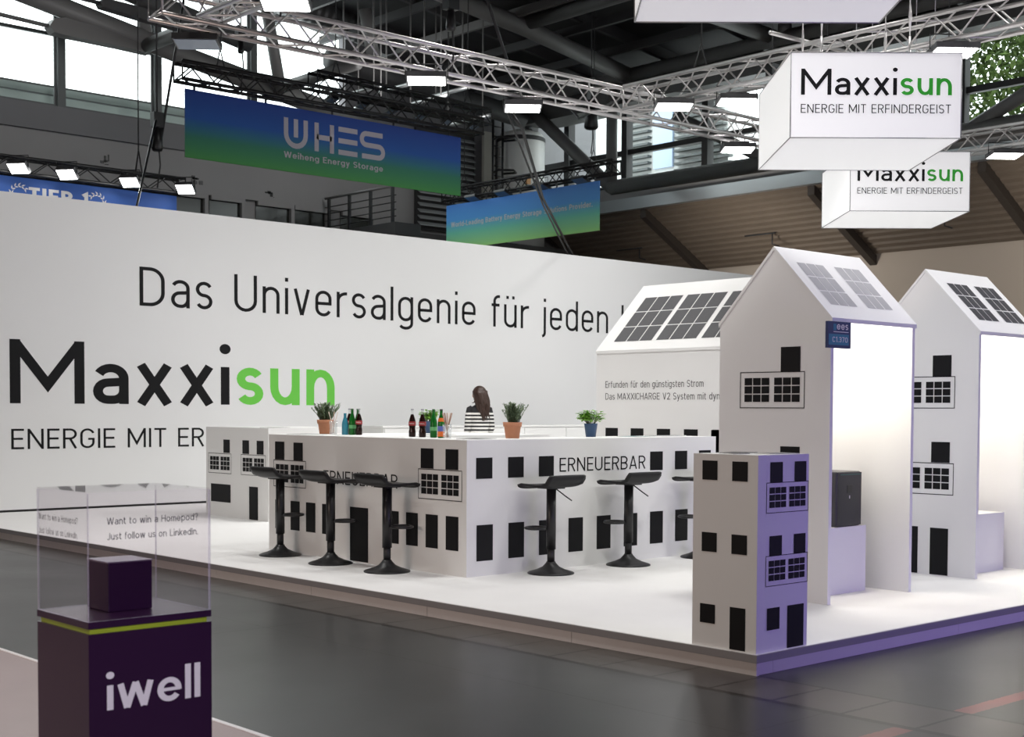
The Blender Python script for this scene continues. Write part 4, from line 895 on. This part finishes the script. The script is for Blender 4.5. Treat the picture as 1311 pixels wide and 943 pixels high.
truss('lighting_truss', (18.9, 12.2, TZ), (18.9, 2.5, TZ), 'short stretch of silver truss right of the smaller hanging sign', ALU)
truss('black_truss', (10.95, 20.0, 6.58), (17.3, 20.0, 6.58), 'black truss carrying the big blue banner', BLKT, .28, .03)
truss('black_truss', (14.6, 21.6, 7.3), (18.9, 21.6, 7.22), 'black truss crowded with lamps behind the big blue banner', BLKT, .3, .03)
truss('black_truss', (22.6, 27.4, 6.66), (22.6, 21.4, 6.66), 'black truss carrying the small blue banner', BLKT, .28, .03)
truss('black_truss', (4.5, 19.0, 4.6), (10.46, 19.0, 4.6), 'black truss with four bright floodlights at far left', BLKT, .22, .022)
def flood(loc, target, label, power, name='floodlight', w=.34, on=True, hang=.16, group='truss floodlights', spread=150, aim=None):
    l = Vector(loc); t = thing(name, loc, label, 'floodlight', group); d = (Vector(target)-l).normalized(); u = d.cross(Vector((0, 0, 1)))
    if u.length < .01: u = Vector((1, 0, 0))
    u.normalize(); v = u.cross(d).normalized()
    def bx(c, su, sv, sd): return [c+u*x*su+v*y*sv+d*z*sd for x, y, z in ((-1, -1, -1), (1, -1, -1), (1, 1, -1), (-1, 1, -1), (-1, -1, 1), (1, -1, 1), (1, 1, 1), (-1, 1, 1))]
    FB = [(0, 3, 2, 1), (4, 5, 6, 7), (0, 1, 5, 4), (1, 2, 6, 5), (2, 3, 7, 6), (3, 0, 4, 7)]
    hm = BLK if not on else mat('lamp_housing', (.10, .10, .105), .4, metal=.5)
    MB().add(bx(l-d*.03, w/2, w*.36, .03), FB).add(bx(l-d*.075, w*.3, w*.2, .02), FB).build('housing', hm, t); HS = ORG[-1]
    MB().add(bx(l+d*.003, w*.46, w*.32, .003), FB).build('lamp_glass', LAMPE if on else mat('unlit_lamp_glass', (.20, .25, .32), .15), HS)
    MB().tube([l+u*w*.53-d*.03, l+u*w*.53-d*.03+Vector((0, 0, hang)), l-u*w*.53-d*.03+Vector((0, 0, hang)), l-u*w*.53-d*.03], .008, 6).build('bracket', BLK, t)
    if on and power: area('floodlight_beam', tuple(l+d*.02), aim or tuple(l+d), w*.9, power, (1, .99, .97), w*.6, None, spread)
    return t
FL = [((7.2, 12.75, 5.08), .25, 'floodlight seen edge on at the far left end of the long silver truss'), ((9.95, 12.42, 5.1), 1, 'lit floodlight on the long silver truss, leftmost of the two on its left half'),
      ((11.6, 12.58, 5.06), 1.2, 'lit floodlight under the long silver truss above the small blue banner'), ((15.6, 12.4, 5.05), 1.9, 'lit floodlight under the long silver truss left of the large hanging sign'), ((17.6, 12.4, 5.05), 2.4, 'unseen floodlight added on the long silver truss behind the large hanging sign'),  # last one is added out of sight to brighten the wall's right end
      ((12.95, 11.3, 5.08), 1, 'lit floodlight on the rising silver truss just right of the truss crossing'), ((13.3, 10.6, 5.08), 1, 'lit floodlight on the rising silver truss, next right after the one by the crossing'),
      ((7.1, 10.95, 5.08), 2.1, 'lit floodlight on the top left silver truss cut by the top edge'), ((18.9, 10.1, 5.08), 1, 'lit floodlight under the short silver truss at the right edge'),
      ((7.1, 7.2, 5.08), 1.2, 'unseen added floodlight on the forward run of the top left silver truss'), ((13.1, 7.6, 5.08), 1, 'unseen added floodlight on the forward run of the rising silver truss'),
      ((13.1, 4.2, 5.08), 2.3, 'unseen added floodlight at the front of the rising silver truss'), ((18.9, 6.0, 5.08), .6, 'unseen added floodlight on the forward run of the short silver truss'), ((7.1, 4.6, 5.08), 2.3, 'unseen added floodlight at the front of the top left silver truss')]  # forward-run lamps are out of view, added to light the deck and bar
AIM = {(7.1, 10.95): (8.6, 10.7, 2.6), (15.6, 12.4): (16.0, 16.6, 3.0), (17.6, 12.4): (19.0, 17.0, 3.0), (13.1, 4.2): (10.2, 7.6, .6), (7.1, 4.6): (8.3, 8.0, .6), (7.1, 7.2): (9.4, 6.4, 1.6)}
for l, k, lb in FL: flood(l, (l[0]-.10, l[1]-.12, 3.2), lb, FLOOD_POWER*k, w=.46, on=k > .3, aim=AIM.get(l[:2], (l[0]-.12, l[1]+(.9 if l[1] > 12.3 else .6 if l[1] < 8 else 0), 3.2)))
for i, x in enumerate((7.8, 8.5, 9.46, 10.36)):
    flood((x, 18.72, 4.63), (x-.45, 18.35, 3.9), ['first', 'second', 'third', 'fourth'][i]+' bright floodlight from the left on the black truss at far left', 7.0, w=.27, group='floodlights above the blue far left banner', spread=120)
for i, y in enumerate((26.1, 25.0, 23.64, 22.34)):
    flood((22.40, y, 6.56), (22.1, y, 5.8), ['unlit grey blue floodlight over the left end of the small blue banner', 'unlit grey blue floodlight over the word Battery on the small banner', 'unlit grey blue floodlight right of the middle of the small banner', 'unlit grey blue floodlight over the right end of the small banner'][i], 0, w=.4, on=False, hang=.2, group='unlit floodlights over the small blue banner')
for i in range(6):
    flood((15.0+i*.7, 21.55, 7.12), (15.1+i*.7, 21.1, 6), 'small unlit spotlight on the crowded black truss behind the big blue banner', 0, name='spotlight', w=.22, on=False, hang=.32, group='unlit spotlights on the crowded black truss')
# ================================================================ hanging sign boxes
SIGNW = mat('white_sign_fabric', (.80, .80, .81), .6, emit=(1, 1, 1.0), es=.33)  # weak even emission over the whole fabric
def sign_box(c0, label, cables):
    """square box sign, front lower left corner c0, turned to the aisle corner"""
    a = Vector((.7343, -.6788, 0)).normalized(); b = Vector((.6788, .7343, 0)).normalized(); W_, D_, H_ = 1.5, 1.62, .742; o = Vector(c0); t = thing('hanging_sign', c0, label, 'sign')
    P = lambda x, y, z: o+a*x+b*y+Vector((0, 0, z))
    mb = MB(); mb.prism([P(0, 0, 0), P(W_, 0, 0), P(W_, D_, 0), P(0, D_, 0)], (0, 0, H_)); FBX = mb.build('fabric_box', SIGNW, t)
    mb = MB()
    for z in (0, H_):
        for p, q in (((0, 0), (W_, 0)), ((W_, 0), (W_, D_)), ((W_, D_), (0, D_)), ((0, D_), (0, 0))): mb.tube([P(*p, z), P(*q, z)], .006, 6)
    for p in ((0, 0), (W_, 0), (W_, D_), (0, D_)): mb.tube([P(*p, 0), P(*p, H_)], .006, 6)
    mb.build('frame_edge', mat('grey_frame_edge', (.35, .35, .36), .4, metal=.4), t)
    for F in (Face(P(0, 0, 0), a, (0, 0, 1)),):
        lettering(FBX, F, 'Maxxisun', .09*W_/1.5, 1.415, .373, .228, BLACKV, t=.125, xh=.655, k=1.7, gap=.115, split=5, m2=GREENS, name='logo_lettering', off=.003)
        lettering(FBX, F, 'ENERGIE MIT ERFINDERGEIST', .09, 1.41, .215, .078, BLACKV, t=.1, gap=.14, off=.003)
    for x, y in ((.35, .4), (1.15, .4), (.35, 1.25), (1.15, 1.25)):
        p = P(x, y, H_); mb = MB(); mb.tube([p, p+Vector((0, 0, .25))], .012, 6); mb.tube([p+Vector((0, 0, .25)), Vector((p.x, p.y, roof_z(p.x)-.3))], .006, 6); mb.tube([p+Vector((.0, 0, .3)), p+Vector((.03, .03, .42)), p+Vector((0, 0, .54)), p+Vector((-.03, -.03, .42)), p+Vector((0, 0, .3))], .008, 6); mb.build('hanging_wire', ALU, t)
    return t
sign_box((10.0, 7.37, 3.75), 'large white hanging box sign above the display houses, whole lettering in view', 4)
sign_box((14.8, 9.98, 3.86), 'smaller looking white hanging box sign partly hidden behind the large one', 4)
sign_box((5.19, 4.62, 3.73), 'white hanging box sign cut off by the top edge of the picture', 4)
# ================================================================ banners of the neighbouring stands
BAN1 = gradient_mat('blue_green_banner', 0, 1.12, [(0, s2l(70, 155, 75)), (.3, s2l(48, 130, 105)), (.58, s2l(22, 88, 175)), (1, s2l(18, 58, 150))])
BAN2 = gradient_mat('blue_green_small_banner', 0, 1.12, [(0, s2l(185, 255, 150)), (.35, s2l(125, 225, 195)), (.65, s2l(85, 170, 245)), (1, s2l(75, 145, 235))])
PALE = mat('pale_banner_print', s2l(190, 185, 195), .6)
def banner_letters_whes(t, F):
    u0, z0 = 13.02, 5.80; tt = .088; mb = MB()
    def S(pts, w=tt):
        for f in stroke(pts, w): mb.face([F.p(a, b, .004) for a, b in f])
    A = lambda cx, cy, r, a0, a1: arc(cx, cy, r, r, a0, a1, 10)
    S([(13.064, 6.315)]+A(13.264, 6.05, .2, 180, 360)+[(13.464, 6.315)]); S([(13.264, 6.31), (13.264, 6.0)])
    S([(13.69, 6.315), (13.69, 5.82)]); S([(14.01, 6.315), (14.01, 5.82)]); S([(13.69, 6.07), (14.01, 6.07)])
    for z in (6.27, 6.07, 5.868): S([(14.15, z), (14.56, z)])
    S([(15.12, 6.272)]+A(14.755, 6.172, .1, 90, 270)+A(15.03, 5.97, .1, 90, -90)+[(14.66, 5.87)])
    mb.build('logo_lettering', PALE, t)
t = thing('hanging_banner', (14, 20.1, 5.40), 'big hanging blue to green banner with pale letters above the stand wall', 'banner')
MB().box((11.15, 20.14, 5.40), (16.97, 20.16, 6.50)).build('fabric', BAN1, t)
for i in range(5): MB().box((11.3+i*1.35, 20.142, 6.5), (11.34+i*1.35, 20.155, 6.6)).build('strap', BLK, t)
F = facey(20.14); banner_letters_whes(t, F)
lettering(t, F, 'Weiheng Energy Storage', 13.02, 15.127, 5.635, .105, PALE, t=.15, k=1.3, gap=.12, off=.004)
t = thing('hanging_banner', (22.45, 24.5, 5.40), 'small hanging blue to green banner with one line of pale letters', 'banner')
MB().box((22.45, 21.78, 5.40), (22.47, 27.2, 6.52)).build('fabric', BAN2, t)
for i in range(5): MB().box((22.452, 21.9+i*1.25, 6.52), (22.468, 21.94+i*1.25, 6.67)).build('strap', BLK, t)
lettering(t, facex(22.45), 'World-Leading Battery Energy Storage Solutions Provider.', -27.01, -21.99, 5.955, .125, PAPER, t=.15, k=1.3, gap=.12, off=.004)
t = thing('hanging_banner', (8, 19.1, 3.2), 'bright blue banner with white letters behind the left end of the stand wall', 'banner')
MB().box((4.6, 19.02, 3.3), (10.38, 19.06, 4.565)).build('fabric', mat('royal_blue_fabric', (.03, .115, .44), .6), t)
F = facey(19.02); lettering(t, F, 'TIER 1', 8.075, 8.957, 4.24, .205, PAPER, t=.2, gap=.12, off=.004)
for x, s in ((7.86, 1), (9.17, -1)):
    mb = MB()
    for i in range(7):
        a = math.radians(200-25*i) if s > 0 else math.radians(-20+25*i); cx, cz = x+s*.08+.12*math.cos(a)*1.0, 4.32+.13*math.sin(a)
        for k in (-1, 1):
            d = a+math.pi/2*(-s)+k*.6; mb.face([F.p(cx, cz, .004), F.p(cx+.03*math.cos(d+.4), cz+.03*math.sin(d+.4), .004), F.p(cx+.062*math.cos(d), cz+.062*math.sin(d), .004), F.p(cx+.03*math.cos(d-.4), cz+.03*math.sin(d-.4), .004)])
    mb.build('laurel_print', PAPER, t)
# hoists, chain bags and cables
def hoist(x, y, z, ztop, label, w=.16):
    ztop = roof_z(x)-.01
    t = thing('chain_hoist', (x, y, z), label, 'hoist'); mb = MB(); mb.lathe([(0, 0), (w*.42, 0), (w*.55, .04), (w*.42, w*2.1), (0, w*2.1)], (x, y, z), 14); mb.build('chain_bag', BLK, t)
    MB().box((x-.08, y-.06, z+w*2.2), (x+.08, y+.06, z+w*2.2+.22)).build('motor', BLK, t); MB().tube([(x, y, z+w*2.2+.2), (x, y, ztop)], .012, 6).build('chain', DSTEEL, t)
    MB().tube([(x, y, z+w*2.2), (x+.05, y, z-.2), (x, y, z-.55)], .012, 6).build('hook_chain', DSTEEL, t)
hoist(10.05, 19.0, 5.2, 13.0, 'black chain hoist hanging over the far left black truss'); hoist(12.1, 20.0, 7.2, 13.0, 'black chain hoist over the left end of the big blue banner', .1)
hoist(22.6, 22.2, 7.75, 11, 'black chain bag hanging over the small blue banner', .3)
hoist(16.4, 12.42, 6.0, 11, 'small chain hoist over the long silver truss left of the large hanging sign', .08); hoist(10.35, 12.47, 5.75, 12, 'chain hoist with hook over the long silver truss at top centre', .11)
def cable(pts, r, label, n=6): mb = MB(); mb.tube(pts, r, n); tag(mb.build('cable', BLK, loc=pts[0]), label, 'cable')
cable([(12.7, 14.1, 5.5), (12.9, 14.0, 5.2), (15.1, 15.9, 4.7), (17.5, 17.62, 4.1), (17.6, 17.8, FZ)], .022, 'black cable slanting from the silver truss down behind the wall across the small banner')
cable([(12.75, 14.15, 5.45), (15.2, 16.0, 4.62), (17.6, 17.75, 4.0), (17.75, 17.9, FZ)], .016, 'thinner black cable beside the slanting one across the small banner')
cable([(11.3, 12.5, 5.5), (11.25, 13.6, 8.0), (11.0, 15, roof_z(11.0)-.05)], .02, 'black cable rising from the long silver truss to the roof at top centre')
cable([(9.95, 18.85, 5.62), (9.02, 17.66, 4.1), (8.95, 17.7, FZ)], .018, 'short black pole rising behind the left part of the stand wall')
cable([(10.1, 19.0, 5.3), (10.5, 19.0, 7.5), (10.65, 19.0, roof_z(10.65)-.05)], .02, 'black cable running up from the far left hoist to the roof')
cable([(15.9, 17.0, 7.1), (15.0, 15.0, 5.8), (13.4, 12.5, 5.5)], .018, 'black cable from the crossing of the silver trusses up to the roof')
bar('clamped_tube', [(12.5, 9.5, 5.55), (14.0, 9.5, 5.6)], .025, ALU, 'short silver tube clamped across the rising truss behind the large hanging sign', 'tube')
# ================================================================ the neighbouring stand and its plum plinth
mb = MB(); mb.box((-6, -8, FZ+.001), (3.235, 9.5, FZ+.014)); o = structure(mb.build('floor_neighbour_stand', mat('pink_lit_laminate', (.36, .29, .29), .45, noise=(3, .08))))  # laminate colour includes the pink reflected onto it
mb = MB(); mb.box((3.235, -8, FZ+.001), (3.262, 9.5, FZ+.018)); structure(mb.build('trim_stand_edge', mat('white_edge_strip', (.8, .79, .8), .4)))
px0, px1, py0, py1, pz = 1.752, 2.15, 3.738, 4.09, .69
t = thing('showcase_plinth', (px0, py0, FZ+.014), 'dark plum plinth with pale lettering and a lime strip in the left foreground', 'plinth')
MB().box((px0, py0, FZ+.014), (px1+.002, py1, pz)).build('body', PLUM, t); MB().box((px0+.008, py0+.008, pz), (px1-.01, py1-.008, pz+.016)).build('accent_strip', LIME, t)
MB().box((px0-.001, py0-.001, pz+.016), (px1+.001, py1+.001, pz+.036)).build('top_board', PLUM, t)
lettering(t, facey(py0), 'iwell', px0+.055, px0+.36, .463, .106, LILAC, t=.155, xh=.69, k=1.7, gap=.09, name='logo_lettering', off=.001)
t = thing('acrylic_cover', (px0, py0, pz+.036), 'clear acrylic cover with two lines of lettering on the plum plinth', 'cover')
z0, z1, th = pz+.0365, 1.102, .005; x0, x1, y0, y1 = px0+.001, px1, py0+.001, py1-.001
def pane(a, b, thin):
    mb = MB(); mb.box(a, b)
    for i, f in enumerate(mb.f):
        vs = [Vector(mb.v[k]) for k in f]; n_ = (vs[1]-vs[0]).cross(vs[2]-vs[1]).normalized(); mb.mi[i] = 0 if abs(n_[thin]) > .9 else 1
    return mb.build('acrylic_pane', [ACRYL, ACRYE], t)
pane((x0, y0, z0), (x1, y0+th, z1-th), 1); pane((x0, y1-th, z0), (x1, y1, z1-th), 1); pane((x0, y0+th, z0), (x0+th, y1-th, z1-th), 0); pane((x1-th, y0+th, z0), (x1, y1-th, z1-th), 0)
mb = MB(); mb.box((x0, y0, z1-th), (x1, y1, z1)); mb.build('acrylic_lid', ACRYL, t)
GT = mat('dark_grey_lettering', (.05, .045, .06), .5)
F = facey(y0); lettering(t, F, 'Want to win a Homepod?', 1.811, 2.107, 1.006, .0205, GT, t=.11, k=1.4, gap=.12, off=.0006); lettering(t, F, 'Just follow us on LinkedIn.', 1.811, 2.107, .9615, .0205, GT, t=.11, k=1.4, gap=.12, off=.0006)
F = facex(x0); lettering(t, F, 'Want to win a Homepod?', -4.075, -3.805, 1.006, .0195, GT, t=.11, k=1.4, gap=.12, off=.0006); lettering(t, F, 'Just follow us on LinkedIn.', -4.075, -3.805, .9635, .0195, GT, t=.11, k=1.4, gap=.12, off=.0006)
t = thing('plum_box', (1.95, 3.95, pz+.036), 'dark plum box standing inside the acrylic cover', 'box')
MB().box((1.885, 3.885, pz+.0365), (2.03, 4.03, .875)).build('box_body', PLUM, t, bevel=.002); MB().box((1.883, 3.883, .8755), (2.032, 4.032, .879)).build('box_lid', mat('plum_lid', (.16, .11, .17), .35), t)
# ---------------------------------------------------------------- tidy up helper properties
for o in ORG:
    if '_o' in o: del o['_o']
